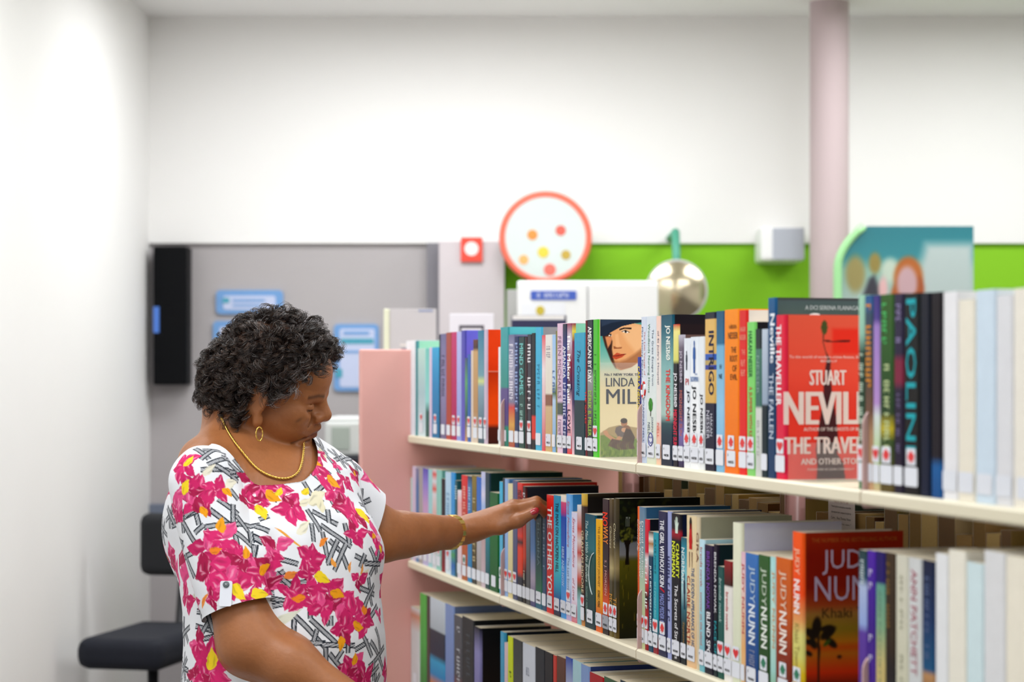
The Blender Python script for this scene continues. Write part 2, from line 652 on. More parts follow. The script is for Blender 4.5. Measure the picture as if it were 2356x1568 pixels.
class Paint:
    """paints flat print: shapes in the units x0..x1, y0..y1 laid over u, v"""

    def __init__(s, u, v, x0, x1, y0, y1):
        s.x = x0 + u * (x1 - x0)
        s.y = y0 + v * (y1 - y0)
        s.c = np.zeros(u.shape + (3,))

    @staticmethod
    def col(h):
        h = h.lstrip('#')
        return np.array([int(h[i:i + 2], 16) / 255.0 for i in (0, 2, 4)])

    def grad(s, pts):
        ys = [p[0] for p in pts]
        for k in range(3):
            s.c[..., k] = np.interp(s.y, ys, [s.col(p[1])[k] for p in pts])

    def put(s, m, h):
        s.c = s.c * (1 - m[..., None]) + s.col(h) * m[..., None]

    def ell(s, cx_, cy_, rx, ry, h, ang=0, soft=0.06, a=1.0):
        ca, sa = math.cos(math.radians(ang)), math.sin(math.radians(ang))
        dx, dy = s.x - cx_, s.y - cy_
        q = np.sqrt(((dx * ca + dy * sa) / rx) ** 2 + ((-dx * sa + dy * ca) / ry) ** 2)
        s.put(np.clip((1 - q) / soft + 0.5, 0, 1) * a, h)

    def poly(s, pts, h, a=1.0, soft=2.0):
        inside = np.zeros(s.x.shape, bool)
        dist = np.full(s.x.shape, 1e9)
        n = len(pts)
        for i in range(n):
            (xa, ya), (xb, yb) = pts[i], pts[(i + 1) % n]
            cond = (ya > s.y) != (yb > s.y)
            with np.errstate(divide='ignore', invalid='ignore'):
                xi = (xb - xa) * (s.y - ya) / (yb - ya if yb != ya else 1e-9) + xa
            inside ^= cond & (s.x < xi)
            ex, ey = xb - xa, yb - ya
            k = np.clip(((s.x - xa) * ex + (s.y - ya) * ey) / (ex * ex + ey * ey + 1e-9), 0, 1)
            dist = np.minimum(dist, np.hypot(s.x - xa - k * ex, s.y - ya - k * ey))
        sd = np.where(inside, dist, -dist)
        s.put(np.clip(sd / soft + 0.5, 0, 1) * a, h)

    def line(s, pts, wd, h, a=1.0):
        dist = np.full(s.x.shape, 1e9)
        for (xa, ya), (xb, yb) in zip(pts, pts[1:]):
            ex, ey = xb - xa, yb - ya
            k = np.clip(((s.x - xa) * ex + (s.y - ya) * ey) / (ex * ex + ey * ey + 1e-9), 0, 1)
            dist = np.minimum(dist, np.hypot(s.x - xa - k * ex, s.y - ya - k * ey))
        s.put(np.clip((wd - dist) / (wd * 0.4 + 0.5) + 0.5, 0, 1) * a, h)

    def grass(s, y0, y1, h, seed=1, a=0.6, fx=0.09):
        n = np.sin(s.x * fx * 7 + np.sin(s.y * 0.05 + seed) * 2) * np.sin(s.x * fx * 17 + seed * 3 + s.y * 0.02)
        m = np.clip((s.y - y0) / (y1 - y0), 0, 1) * np.clip(n, 0, 1)
        s.put(m * a, h)
# ------------------------------------------------------------------ the books, shelf by shelf (left and right edge and top of each spine)
# top shelf, first bay
A = lambda *a, **k: book('A', *a, **k)
A(923, 934, 801, 'thin dark purple book', '#4b2a5c', st='')
A(934, 955, 784, 'tall white book with blue edge', [(0, '#eef1f5'), (1, '#dfe7f2')], '#c8dbe6', st='')
A(955, 961, 784, 'thin dark teal book', '#3f8d93', '#8fcdb7', st='')
A(961, 978.5, 801, 'pale mint book with red heart sticker', [(0, '#b9dcd2'), (.5, '#a9c9cf'), (1, '#cfe0e6')], '#8ccfc6', st='LH')
A(978.5, 987, 801, 'mint green book', [(0, '#6cc7bd'), (.6, '#8fd8d2'), (.72, '#20645c'), (1, '#2b5c52')], st='')
A(987, 993, 799, 'thin pinkish white book', '#d9c3da', st='')
A(993, 1010, 799, 'bright blue book', [(0, '#2ba6d8'), (.4, '#1387bd'), (1, '#0b6f9f')], st='LH')
A(1010, 1013, 769, 'thin black book', '#16181f', st='')
A(1013, 1026, 768, 'mauve grey book', [(0, '#6f6a92'), (.5, '#8a86ae'), (1, '#6c6289')], texts=[('~9', .2, .6, .25, .75, '#3b3a55')])
A(1026, 1038, 765, 'brick red book', [(0, '#a24a3c'), (1, '#b0402f')], st='L')
A(1038, 1050, 764, 'magenta book', [(0, '#c22f6a'), (1, '#a81354')], st='LH')
A(1050, 1061, 763, 'lavender blue book', [(0, '#b3b6e6'), (1, '#8f9edb')], st='LH')
A(1061, 1070, 760, 'violet book with bright cover', [(0, '#4a49a8'), (1, '#5f57b9')], [(0, '#6b6be2'), (1, '#8458b5')], st='')
A(1069, 1075, 823, 'short green book', [(0, '#3c4f6a'), (.3, '#5fa668'), (.7, '#2f5c52'), (1, '#c9955f')], st='')
A(1075, 1083, 815, 'short royal blue book', '#2f63ad', st='LH')
A(1083, 1088, 806, 'thin cream book', '#d9c9b8', st='')
A(1088, 1099, 781, 'tan book with brown figure', [(0, '#6b3a30'), (.08, '#3a231d'), (.12, '#c69f6c'), (.7, '#b58a5c'), (1, '#d7c6b4')], '#cfa777', st='LH')
A(1099, 1113, 760, 'blue book fading to grey', [(0, '#2c7797'), (.4, '#6a9aa8'), (.45, '#cfd98a'), (.5, '#7fa0b0'), (1, '#33505f')], st='LH')
A(1113, 1119.5, 758, 'pale lilac book with orange red cover', '#c9b8cc', [(0, '#f2420f'), (.36, '#ee3c06'), (.365, '#f09a80'), (.375, '#c93305'), (.6, '#f04a05'), (.82, '#e84806'), (.86, '#4a1a10'), (1, '#3b130d')], st='LH')
# top shelf, second bay
A(1146, 1151, 798, 'white book with small sailboat', '#e6e9ea', st='L', bay=-1)
A(1151, 1169, 753, 'tall teal and purple book', [(0, '#3f9fa5'), (.5, '#2f8d83'), (.52, '#5b4a86'), (.82, '#574a80'), (.84, '#2c8d7a'), (1, '#2a7a6b')], '#55b6c6', st='L', bay=-1)
A(1169.5, 1183.5, 770, 'speckled grey and red book', [(0, '#6d6f94'), (.3, '#a9a9c0'), (.6, '#7f7a95'), (.65, '#cf4036'), (.8, '#d6a04a'), (1, '#a8463a')], texts=[('~11', .08, .6, .2, .8, '#e9e6f0', 'b')])
A(1183.5, 1193, 774, 'navy book with pale lettering', '#1d2c5c', texts=[('~10', .05, .7, .2, .8, '#9fb4e0', 'b')])
A(1193, 1207, 775, 'dark green book with teal lettering', [(0, '#1c3a3c'), (.7, '#224b45'), (1, '#184036')], texts=[('MIND GAMES', .06, .52, .2, .8, '#7fd3cf', 'b'), ('~6', .6, .78, .3, .7, '#a8d8cc')], st='LH')
A(1207, 1213, 775, 'thin maroon book', '#35141d', st='')
A(1213, 1222.5, 769, 'charcoal book with white lettering', '#33333f', texts=[('~10', .08, .66, .15, .85, '#f0eef2', 'b')], st='LH')
A(1222.5, 1232, 766, 'black book with red foot', [(0, '#10141b'), (.7, '#0f1c22'), (.72, '#d9331f'), (.9, '#d9331f'), (.92, '#101010'), (1, '#101010')], st='')
A(1231.5, 1246, 753, 'tall sky blue book', '#3fb0d6', [(0, '#8d8f97'), (1, '#6b6d77')], texts=[('~12', .3, .7, .3, .7, '#2a84a8')])
A(1246, 1254, 771, 'thin red and white book', [(0, '#e05560'), (.3, '#eddfe2'), (1, '#d84a52')], st='')
A(1254, 1270, 770, 'cream book with tan foot', [(0, '#e6e3de'), (.5, '#e3dccb'), (.52, '#8a5a44'), (.6, '#8a5a44'), (.62, '#d2b489'), (1, '#c9a56a')], texts=[('~7', .08, .2, .2, .75, '#8f8a9a', 'i')], code='MICH')
A(1270, 1278, 770, 'light blue book', [(0, '#9cc4ee'), (.4, '#b9d4f0'), (.5, '#4f7050'), (.56, '#b5cfe8'), (1, '#7fb0e0')], texts=[('~4', .3, .5, .2, .8, '#4f6fa8', 'i')])
A(1278, 1281.5, 761, 'thin olive book', '#7d7d3a', st='')
A(1281.5, 1294, 744, 'pink book with grey serif lettering', [(0, '#e3c0d8'), (.6, '#d8bfd6'), (.62, '#4f5a52'), (.7, '#4f5a52'), (.72, '#e9cfe0'), (1, '#e5c5da')], texts=[('FERN MICHAELS', .1, .58, .2, .8, '#8f6d8a'), ('~9', .74, .93, .25, .8, '#7a5a80', 'i')], code='MICH')
A(1294, 1303.5, 745, 'dark blue book with white and orange lettering', [(0, '#232c3a'), (.3, '#25358a'), (1, '#1f2a5e')], texts=[('AMANDA', .17, .42, .15, .85, '#e8ecf6', 'b'), ('~10', .45, .92, .2, .85, '#cfd2ea', 'b')], code='MICH')
A(1304, 1315, 744, 'white and crimson book with bold white lettering', [(0, '#8c1c48'), (.12, '#d9cfe0'), (.3, '#8b1a3a'), (.5, '#2a2450'), (.62, '#e9b7c4'), (.78, '#f0c0cc'), (1, '#d42a2f')], texts=[('The Maker Fault', .08, .62, .15, .85, '#ffffff', 'B'), ('LOVE', .66, .84, .2, .8, '#3b2340', 'b')], code='MICH')
A(1315, 1321, 744, 'crimson and yellow book', [(0, '#8c1c48'), (.06, '#dfd24a'), (.14, '#7a1440'), (.6, '#3a2a5a'), (1, '#e6c0cc')], [(0, '#84cdb2'), (1, '#4aa08f')], st='')
A(1320.5, 1346, 766, 'turquoise book with dark city foot', [(0, '#2f9fc2'), (.55, '#2b98bd'), (.552, '#16313c'), (1, '#123840')], '#1d5d70', texts=[('The Crossing', .14, .52, .22, .6, '#123a52', 'i')], code='MICH')
A(1346, 1350.5, 737, 'thin dark red book', '#6b2029', texts=[('THE GATES', .52, .76, .1, .9, '#e0392f', 'b')], st='L')
A(1350.5, 1364, 736, 'navy and grey book with white capitals', [(0, '#1b2534'), (.35, '#232f3f'), (.42, '#9a9d9c'), (.6, '#6e726f'), (.8, '#3a3f3a'), (1, '#242a2a')], texts=[('AMERICAN BY DAY', .05, .46, .2, .82, '#f4f4f2', 'B'), ('DEREK B. MILLER', .52, .85, .25, .8, '#a9d24a', 'b')], code='MILL')
bk_linda = A(1364, 1375.5, 735, 'lime green book with hatted man on its cover', [(0, '#4cb82e'), (1, '#54c433')], '#d9c8a0', texts=[('~16', .25, .62, .3, .7, '#2f6b28'), ('~6', .66, .8, .3, .7, '#2f7030', 'i')], st='LH', depth=0.152, code='MILL')
# top shelf, third bay
A(1466, 1474.5, 821, 'short indigo book with yellow capitals', [(0, '#2b3a9a'), (.3, '#2f2f86'), (.6, '#3a2f6a'), (1, '#3a2230')], texts=[('CARLA NEGGERS', .09, .57, .2, .85, '#f2d81c', 'b'), ('THIEF', .6, .74, .25, .8, '#e9e6ee', 'b')], st='LC', code='NEGG', bay=0)
A(1474.5, 1487, 729, 'pale blue book with red and navy serif lettering', [(0, '#cdd6e6'), (.5, '#dde3ea'), (1, '#c3d2ea')], texts=[('The Last Voyage of', .1, .4, .55, .85, '#c0453c'), ('Mrs Henry Parker', .07, .42, .12, .45, '#3c4a78'), ('JOANNA NELL', .56, .86, .3, .65, '#3f5a94')], code='NELL', bay=0)
A(1487, 1509, 728, 'pale grey book with green and navy serif lettering', [(0, '#d3dde6'), (.6, '#dde6e2'), (1, '#d6ddc4')], texts=[('The Great Escape from', .09, .47, .56, .8, '#35506e'), ('Woodlands Nursing Home', .05, .52, .14, .42, '#2e7a5c'), ('JOANNA', .68, .79, .5, .75, '#35506e'), ('NELL', .72, .8, .18, .42, '#35506e')], code='NELL')
A(1509, 1520, 727, 'peach and white book with navy serif lettering', [(0, '#eec9b8'), (.3, '#e8ddd6'), (.7, '#e6e0dd'), (.75, '#efb8a8'), (1, '#f0c7a8')], texts=[('of St Jude\'s Hospital', .1, .46, .3, .72, '#4a5572'), ('NELL', .72, .82, .3, .7, '#e06a5a')], code='NELL')
A(1520, 1548, 725, 'wide teal book with white and red capitals', [(0, '#10475c'), (.1, '#195e70'), (.35, '#7fb0ae'), (.66, '#a5c4ba'), (.72, '#26494f'), (.8, '#102c3e'), (1, '#141c33')], [(0, '#17131a'), (.3, '#1d1216'), (1, '#0f0d12')], texts=[('JO NESB\u00d8', .07, .30, .38, .82, '#eef3ea', 'B'), ('THE KINGDOM', .36, .70, .46, .8, '#e02b25', 'B')], code='NESB', depth=0.16)
A(1548, 1560, 746, 'black book with yellow flame top', [(0, '#c2342a'), (.05, '#e9e08a'), (.25, '#d9d66e'), (.28, '#15141b'), (1, '#1a1420')], '#20161a', texts=[('JO NESB\u00d8', .34, .58, .15, .85, '#eceaf0', 'B'), ('MIDNIGHT SUN', .6, .86, .15, .85, '#e02a4a', 'B')], code='NESB')
A(1560, 1572.6, 770, 'purple grey book with thin lettering', [(0, '#b9b6c4'), (.1, '#6a6070'), (.35, '#211c2c'), (.6, '#4a3a5c'), (.75, '#7a6aa8'), (1, '#2a2040')], '#5c4744', texts=[('JO NESB\u00d8', .12, .36, .25, .8, '#d9d0e0'), ('MIDNIGHT SUN', .42, .76, .3, .8, '#c96a58')], code='NESB')
A(1572.6, 1588, 778, 'white book with red letter and cut black capitals', [(0, '#dfe6ee'), (1, '#eef1f4')], texts=[('PI', .31, .36, .35, .8, '#c22a35', 'bh'), ('JO NESB\u00d8', .4, .8, .5, .95, '#23262e', 'B')], st='LC', code='NESB')
A(1588, 1608, 775, 'white book with blue man figure and black capitals', [(0, '#dce4ec'), (.3, '#eef2f5'), (1, '#f2f4f6')], texts=[('SNOWMAN', .3, .34, .05, .95, '#2d6cae', 'Bh'), ('THE', .275, .29, .55, .85, '#2d6cae', 'bh'), ('JO NESB\u00d8', .37, .79, .2, .72, '#20242c', 'B')], st='LC', code='NESB')
A(1608, 1620, 774, 'white book with black capitals beside gold striped book', [(0, '#dfe5ea'), (1, '#e9ecee')], texts=[('JO NESB\u00d8', .43, .76, .2, .8, '#20242c', 'B')], st='LC', code='NESB')
A(1620, 1647, 719, 'black and gold striped hardback', [(0, '#14162a'), (.04, '#1a1b30'), (.045, '#d9b064'), (.26, '#d9b064'), (.265, '#2f58b0'), (.3, '#2f58b0'), (.305, '#b9a060'), (.33, '#b9a060'), (.335, '#2f3f96'), (.36, '#2f3f96'), (.365, '#d9b064'), (.57, '#d2a757'), (.575, '#171833'), (1, '#15152a')], '#1a1b30', texts=[('INTRIGO', .12, .52, .42, .86, '#191a3c', 'B'), ('H\u00c5KAN', .64, .78, .55, .8, '#d0d0dc'), ('NESSER', .62, .8, .22, .48, '#d0d0dc')], code='NESS', hard=True, depth=0.16)
A(1647, 1666, 716, 'light blue book with dark teal top', [(0, '#1b4f72'), (.2, '#1f648a'), (.22, '#6fa9cc'), (.6, '#8fc3e0'), (1, '#7db4d6')], texts=[('H', .33, .36, .5, .7, '#1b2c3c', 'bh'), ('NE', .39, .42, .4, .8, '#1b2c3c', 'bh')], st='LC')
A(1666, 1700, 712.6, 'wide orange book with stacked dark capitals', [(0, '#f08a12'), (.5, '#f27d0c'), (1, '#ee7208')], texts=[('H\u00c5KAN', .085, .12, .36, .86, '#5c3016', 'bh'), ('NESSER', .14, .18, .3, .95, '#5c3016', 'bh'), ('THE', .23, .265, .5, .85, '#5c3016', 'bh'), ('ROOT', .28, .32, .42, .92, '#5c3016', 'bh'), ('OF', .34, .38, .6, .88, '#5c3016', 'bh'), ('EVIL', .395, .43, .45, .92, '#5c3016', 'bh')], st='LC', code='NESS')
A(1700, 1718, 714, 'bright red book with pink stacked lettering', [(0, '#d42321'), (1, '#e32520')], [(0, '#e9dfd6'), (1, '#d9cfc6')], texts=[('HAKAN', .1, .13, .2, .9, '#f2a08a', 'bh'), ('NESSER', .15, .18, .15, .95, '#f2a08a', 'bh'), ('THE', .24, .27, .4, .85, '#f2a08a', 'bh'), ('~4', .3, .34, .3, .9, '#f2a08a', 'bh'), ('~4', .36, .4, .3, .9, '#f2a08a', 'bh')], st='LC')
A(1718, 1737, 741, 'light green book with red lower lettering', [(0, '#79d069'), (1, '#82cc6c')], '#1d1a20', texts=[('HAKAN NESSER', .06, .36, .25, .7, '#1f5c38', 'b'), ('A SUMMER WITH KIM NOVAK', .42, .9, .3, .7, '#c05a3a', 'b')], st='LC', code='NESS')
A(1737, 1751.5, 757, 'dark teal book with pale foot', [(0, '#1d2a2f'), (.13, '#22302f'), (.14, '#4a7568'), (.52, '#3f6a62'), (.54, '#d0d2cd'), (1, '#c9ccc8')], texts=[('NESSER', .18, .44, .3, .7, '#86a89a'), ('~8', .58, .86, .35, .7, '#a9ada8')], st='')
A(1751.5, 1766, 757, 'grey book half hidden by red hardback', [(0, '#b7c3d2'), (.5, '#8fa0b4'), (.52, '#15252c'), (1, '#122a30')], st='L')
bk_fallen = A(1766, 1784, 685.5, 'tall dark blue book behind the red hardback', [(0, '#1c5a8a'), (.12, '#174a78'), (.4, '#123a5e'), (1, '#1a3a60')], [(0, '#3c3138'), (.02, '#4a5a5c'), (.1, '#4a5a58'), (1, '#3a4444')], texts=[('Neville', .09, .36, .38, .95, '#e8ecf2', 'B'), ('THE FALLEN', .42, .78, .25, .8, '#c3cfdf', 'b')], st='', depth=0.158)
bk_neville = A(1784, 1807, 725, 'glossy red hardback showing cover with a burnt match', [(0, '#d8203c'), (1, '#d92044')], [(0, '#f0523a'), (1, '#ee4030')], texts=[('THE TRAVELLER', .06, .55, .1, .62, '#f4f0f2', 'B')], st='LH', hard=True, depth=0.152)
# top shelf, fourth bay
A(1974, 1989, 679, 'mint book turning dark green', [(0, '#9fcfb4'), (.2, '#8dbda8'), (.3, '#1d3a2c'), (.7, '#2a4a34'), (1, '#3a7a4a')], texts=[('~8', .3, .5, .2, .8, '#c9dfc9', 'i'), ('~8', .52, .75, .2, .8, '#c9dfc9', 'i')], st='LH', bay=1)
A(1989, 2008, 680, 'blue and brown book with orange letters', [(0, '#1f4f86'), (.05, '#2a5a8c'), (.1, '#31475a'), (.4, '#4a4038'), (.6, '#6a4a38'), (.7, '#b08a68'), (1, '#c9a07a')], texts=[('~8', .04, .48, .2, .8, '#d98a24', 'b')], bay=1)
A(2008, 2024, 680, 'lilac book with dark top', [(0, '#3a2f7a'), (.12, '#4a3a86'), (.16, '#9a7ac0'), (.55, '#b08ac8'), (.62, '#d2dcd8'), (.85, '#b9d48a'), (1, '#c9b48a')], st='LH', bay=1)
A(2024, 2056, 678, 'wide moss green book with script', [(0, '#2f5a1d'), (.3, '#27521c'), (.6, '#1d3a18'), (.68, '#b9a81c'), (.74, '#2f4a1c'), (1, '#5a4a20')], texts=[('~6', .04, .3, .2, .5, '#4fc06a', 'b'), ('~11', .35, .8, .35, .7, '#c9d9a0', 'i')], st='LC', bay=1)
A(2056, 2078, 676, 'dark plum book with grey lettering', [(0, '#2b2340'), (.3, '#231d38'), (.34, '#7a1d3a'), (.44, '#7a1d3a'), (.48, '#241a34'), (1, '#1a1428')], texts=[('~6', .05, .25, .25, .75, '#8a7fa8', 'b'), ('~12', .5, .8, .35, .65, '#7a6f98')], bay=1)
A(2078, 2117, 676, 'wide black book with glowing teal capitals', [(0, '#0c1416'), (.5, '#121212'), (1, '#0d0d10')], texts=[('PAOLINI', .03, .78, .2, .78, '#1ba3ae', 'b')], st='LC', hard=True, bay=1)
A(2117, 2139, 674, 'near black book with blue edge', [(0, '#0f1322'), (.5, '#0e1528'), (1, '#0c1a33')], st='', bay=1)
A(2140, 2168, 673, 'black hardback with blue foot', [(0, '#160f16'), (.8, '#14101a'), (.85, '#0f5a9a'), (1, '#0d4a86')], st='', hard=True, bay=1)
A(2169, 2203, 672, 'white book at the near end', '#e9e9ec', '#dfe3ea', st='L', bay=1)
A(2204, 2243, 690, 'cream book at the near end', '#ece6d6', '#e8e4da', st='L', bay=1)
A(2244, 2290, 668, 'pale blue book at the near end', '#cfe0ee', '#d9e6f2', st='L', bay=1)
A(2291, 2330, 680, 'pale grey book at the near end', '#dfe0e4', '#e6e7ea', st='L', bay=1)
A(2331, 2388, 664, 'ivory book at the near end', '#efeade', '#f0ece2', st='L', bay=1)

# middle shelf, first bay
Bk = lambda *a, **k: book('B', *a, **k)
Bk(936, 948, 1096, 'pale mint book', '#bcd9d6', st='L')
Bk(948, 956, 1071, 'thin lilac white book', '#d7c6dd', st='L')
Bk(956, 963, 1076, 'blue grey book', [(0, '#7d7a9c'), (.2, '#4a72a8'), (1, '#5f86b4')], st='L')
Bk(963, 972, 1076, 'beige grey book', '#a9a2a0', st='LH')
Bk(972, 985, 1076, 'violet book fading to pink', [(0, '#5552b4'), (.15, '#8f80d0'), (.4, '#c9a0c8'), (1, '#b9b4d9')], st='LH')
Bk(985, 994, 1078, 'pale turquoise book', '#9fd0d4', st='L')
Bk(994, 1003.5, 1078, 'white book with red dots', [(0, '#d9dbe0'), (.05, '#d94a40'), (.12, '#dcdde2'), (.2, '#d95a4a'), (.25, '#d9d6da'), (.5, '#dfa59a'), (.55, '#d9d9dd'), (.6, '#d65a30'), (.8, '#d65a30'), (.85, '#d9dadd'), (1, '#c9cfd6')], st='LH')
Bk(1003.5, 1015, 1079.5, 'mint green book', '#8fc8bd', '#67aFa8', st='LH')
Bk(1015, 1024, 1100, 'black and red book', [(0, '#17181f'), (.4, '#20202a'), (.6, '#5a2028'), (1, '#8a1f28')], st='')
Bk(1024, 1037, 1084, 'pale blue white book', [(0, '#b9d6ec'), (.4, '#a9cfe6'), (1, '#cfdfea')], texts=[('~6', .2, .5, .3, .7, '#6f9cc4')], st='LH')
Bk(1037, 1046, 1085, 'sky blue book', [(0, '#2f96dc'), (.7, '#3f8fc8'), (.8, '#4a9a58'), (.9, '#2a6ab8'), (1, '#3a80b0')], '#1f5f68', st='')
Bk(1046, 1052, 1104, 'dark teal book', '#22545c', texts=[('~3', .05, .2, .2, .8, '#cfe0e0', 'b')], st='')
Bk(1052, 1061.5, 1126, 'short pink and white book', [(0, '#e6e3ea'), (.15, '#eab0b0'), (.5, '#e6c0c4'), (1, '#dfd6e0')], '#6b2028')
Bk(1061.5, 1075, 1091.5, 'red book with rusty foot', [(0, '#e02a2c'), (.3, '#c9352e'), (.6, '#b8552c'), (1, '#a85a2a')], texts=[('~8', .1, .5, .3, .7, '#f0b0a0', 'b')], st='LG')
Bk(1075, 1085, 1094, 'blue book beside the red book', [(0, '#2a3550'), (.1, '#3f78b0'), (1, '#1f84b8')], texts=[('~8', .1, .5, .3, .7, '#b9d0e8', 'b')])
Bk(1085, 1096, 1092.5, 'olive brown book', [(0, '#8a7426'), (.4, '#6a5a2a'), (1, '#2f2a22')], texts=[('~10', .2, .8, .3, .75, '#c9b88a', 'b')])
Bk(1096, 1106.5, 1096, 'royal blue book with beige foot', [(0, '#2564c4'), (.5, '#3f78c4'), (.55, '#b4b0b8'), (1, '#a89c90')], st='L')
Bk(1106.5, 1116, 1084, 'lilac white book with round dots', [(0, '#c6c6e6'), (.1, '#b4bfe4'), (.2, '#d9d3ea'), (.3, '#9fb8e4'), (.4, '#d2d0e6'), (.55, '#b89a9a'), (1, '#c8b6c0')], '#1f3440', st='L')
Bk(1116, 1126, 1086, 'navy green hardback with dark cover', [(0, '#22384a'), (.3, '#2a4a50'), (.4, '#1d8a9a'), (1, '#1f4444')], [(0, '#14342f'), (1, '#123030')], st='L', depth=0.16)
Bk(1126, 1146, 1130.5, 'short bright green book', [(0, '#0f5a2a'), (.3, '#0d6a2c'), (1, '#125424')], st='L')
# middle shelf, second bay
Bk(1148.5, 1156, 1106.6, 'cyan book', [(0, '#3fb4dc'), (1, '#5fb0d0')], st='LG', bay=-1)
Bk(1156, 1160.6, 1099, 'thin charcoal book', '#343a44', st='')
Bk(1160.6, 1168, 1100, 'pale blue book with long blue cover', '#8fb0e0', [(0, '#5f90d0'), (.05, '#3a5a90'), (1, '#22304a')], st='LH', depth=0.158)
Bk(1168, 1179, 1111, 'cream yellow book', [(0, '#e3d8a8'), (1, '#d6c88f')], st='LH')
Bk(1179, 1190, 1104, 'slate purple book', [(0, '#5a5a80'), (1, '#444a6a')], '#1d1a24', st='LH')
Bk(1190, 1202, 1109, 'red and black checked book', [(0, '#e2342c'), (.2, '#3a1a20'), (.3, '#2a2230'), (.45, '#d8382a'), (.5, '#2a1a20'), (.55, '#e03a20'), (.75, '#d83a1a'), (.8, '#2a2a34'), (1, '#22262e')], texts=[('~5', .06, .2, .2, .8, '#2a1518', 'b')])
Bk(1202, 1209.5, 1117.5, 'dark brown book with black cover', [(0, '#33191c'), (.6, '#c8381a'), (.75, '#1f1a1c'), (1, '#2a241c')], [(0, '#3a3a40'), (.02, '#22242e'), (1, '#14161c')], texts=[('~3', .05, .2, .2, .8, '#cfd2d8', 'b'), ('~10', .72, .95, .3, .7, '#e0d8c0', 'b')], depth=0.15)
Bk(1209.5, 1219.5, 1182, 'short grey green book', [(0, '#6a7078'), (1, '#4a4a48')], st='L')
Bk(1219.5, 1231.5, 1178.5, 'short steel blue book under the hand', [(0, '#2f5a8a'), (.4, '#5a80b4'), (.7, '#b0a4b8'), (1, '#3a3a70')], st='L')
Bk(1231.5, 1247, 1178.5, 'short dark teal book under the hand', [(0, '#0d2a30'), (.5, '#123c44'), (.8, '#2a6a4a'), (1, '#1a5a7a')], texts=[('MORINA', .1, .55, .35, .7, '#6a8288', 'b')], code='MORI')
Bk(1247, 1256.5, 1178.5, 'short slate blue book beside the red book', [(0, '#2a4664'), (1, '#33506f')], texts=[('~7', .1, .6, .3, .7, '#8aa0b4', 'b')])
Bk(1257, 1273, 1136.5, 'bright red book with heavy white capitals', [(0, '#dc1f1a'), (1, '#d91d18')], '#0f1014', texts=[('THE OTHER YOU', .1, .875, .22, .85, '#f6f6f6', 'B')], code='MONR', depth=0.155)
Bk(1273, 1289.6, 1137.6, 'turquoise book with red and black capitals', [(0, '#128ab4'), (.25, '#23a4c8'), (.6, '#3fc4d0'), (.75, '#1f9ac0'), (.85, '#0f5a9a'), (.9, '#0f3f78'), (1, '#2a1a2a')], texts=[('THE MAN ON HACKPEN HILL', .06, .64, .35, .75, '#1a2a44', 'b')], code='MONR')
Bk(1289.6, 1302, 1137, 'deep blue book with pink flower top', [(0, '#ece4d0'), (.05, '#e6d8d0'), (.06, '#d24a78'), (.14, '#b03a80'), (.18, '#1a46a8'), (.5, '#1c52b4'), (.6, '#3f8fd9'), (1, '#4a9ae0')], texts=[('HERE AND NOW', .42, .74, .3, .7, '#bcd4f4', 'b')], code='MONT')
Bk(1302, 1314, 1135, 'sky blue book with pale red script', [(0, '#5fa8e6'), (.3, '#8fbef0'), (.7, '#b9d2ee'), (1, '#c0a8d0')], [(0, '#2f7fc4'), (1, '#6fb0e0')], texts=[('Santa Montefiore', .05, .42, .3, .7, '#c8687a', 'i'), ('The Last Secret', .5, .78, .3, .7, '#7f8fb0')], st='LH', code='MONT')
Bk(1314, 1327, 1176, 'white lilac book with red script', [(0, '#d9d9ee'), (.8, '#e6dcea'), (.9, '#e6a8b8'), (1, '#c86a78')], [(0, '#cfd6dc'), (.3, '#c9a8a0'), (1, '#b9d0d8')], texts=[('Santa Montefiore', .05, .5, .3, .7, '#c8546a', 'i'), ('of Love', .6, .8, .3, .7, '#c86a7a', 'i')], code='MONT')
Bk(1327, 1336, 1160, 'white book with red blossoms', [(0, '#d9dfe0'), (.2, '#c94a3a'), (.3, '#d9c8c0'), (.4, '#b93a30'), (.5, '#d9d0c8'), (.62, '#c8402f'), (.7, '#2f5a3a'), (.8, '#8fc0c4'), (1, '#7fb4c0')], st='')
Bk(1336, 1345, 1134, 'cream and brown book with gold ornament', [(0, '#d9b84a'), (.08, '#c9a040'), (.1, '#3a2a2a'), (.3, '#4a3630'), (.9, '#3a2a28'), (1, '#c98a4a')], [(0, '#3a3022'), (.03, '#1a1614'), (1, '#15151a')], texts=[('GRAHAM MOORE', .28, .75, .2, .8, '#e6d2a8')], st='LH', depth=0.15, hard=True)
Bk(1345, 1370, 1180, 'wide bottle green book with white arc', [(0, '#0f4f64'), (.3, '#1a6a74'), (.36, '#0f4a48'), (.6, '#103f38'), (1, '#12303a')], '#10323a', texts=[('The Man With No Borders', .06, .6, .12, .35, '#cfe0d8', 'i'), ('RICHARD C. MORAIS', .64, .86, .15, .3, '#8fb0a0')], code='MORA')
bk_arc = list(BOOKS.values())[-1]
Bk(1370, 1385.5, 1192.5, 'mustard yellow book with orange foot', [(0, '#eeb010'), (.7, '#e6a50e'), (.8, '#e07a10'), (.86, '#d85a10'), (1, '#e0641a')], texts=[('THE HUNDRED-FOOT JOURNEY', .06, .6, .3, .7, '#8a5a10'), ('RICHARD C. MORAIS', .63, .78, .35, .7, '#4a2a08', 'b')], code='MORA')
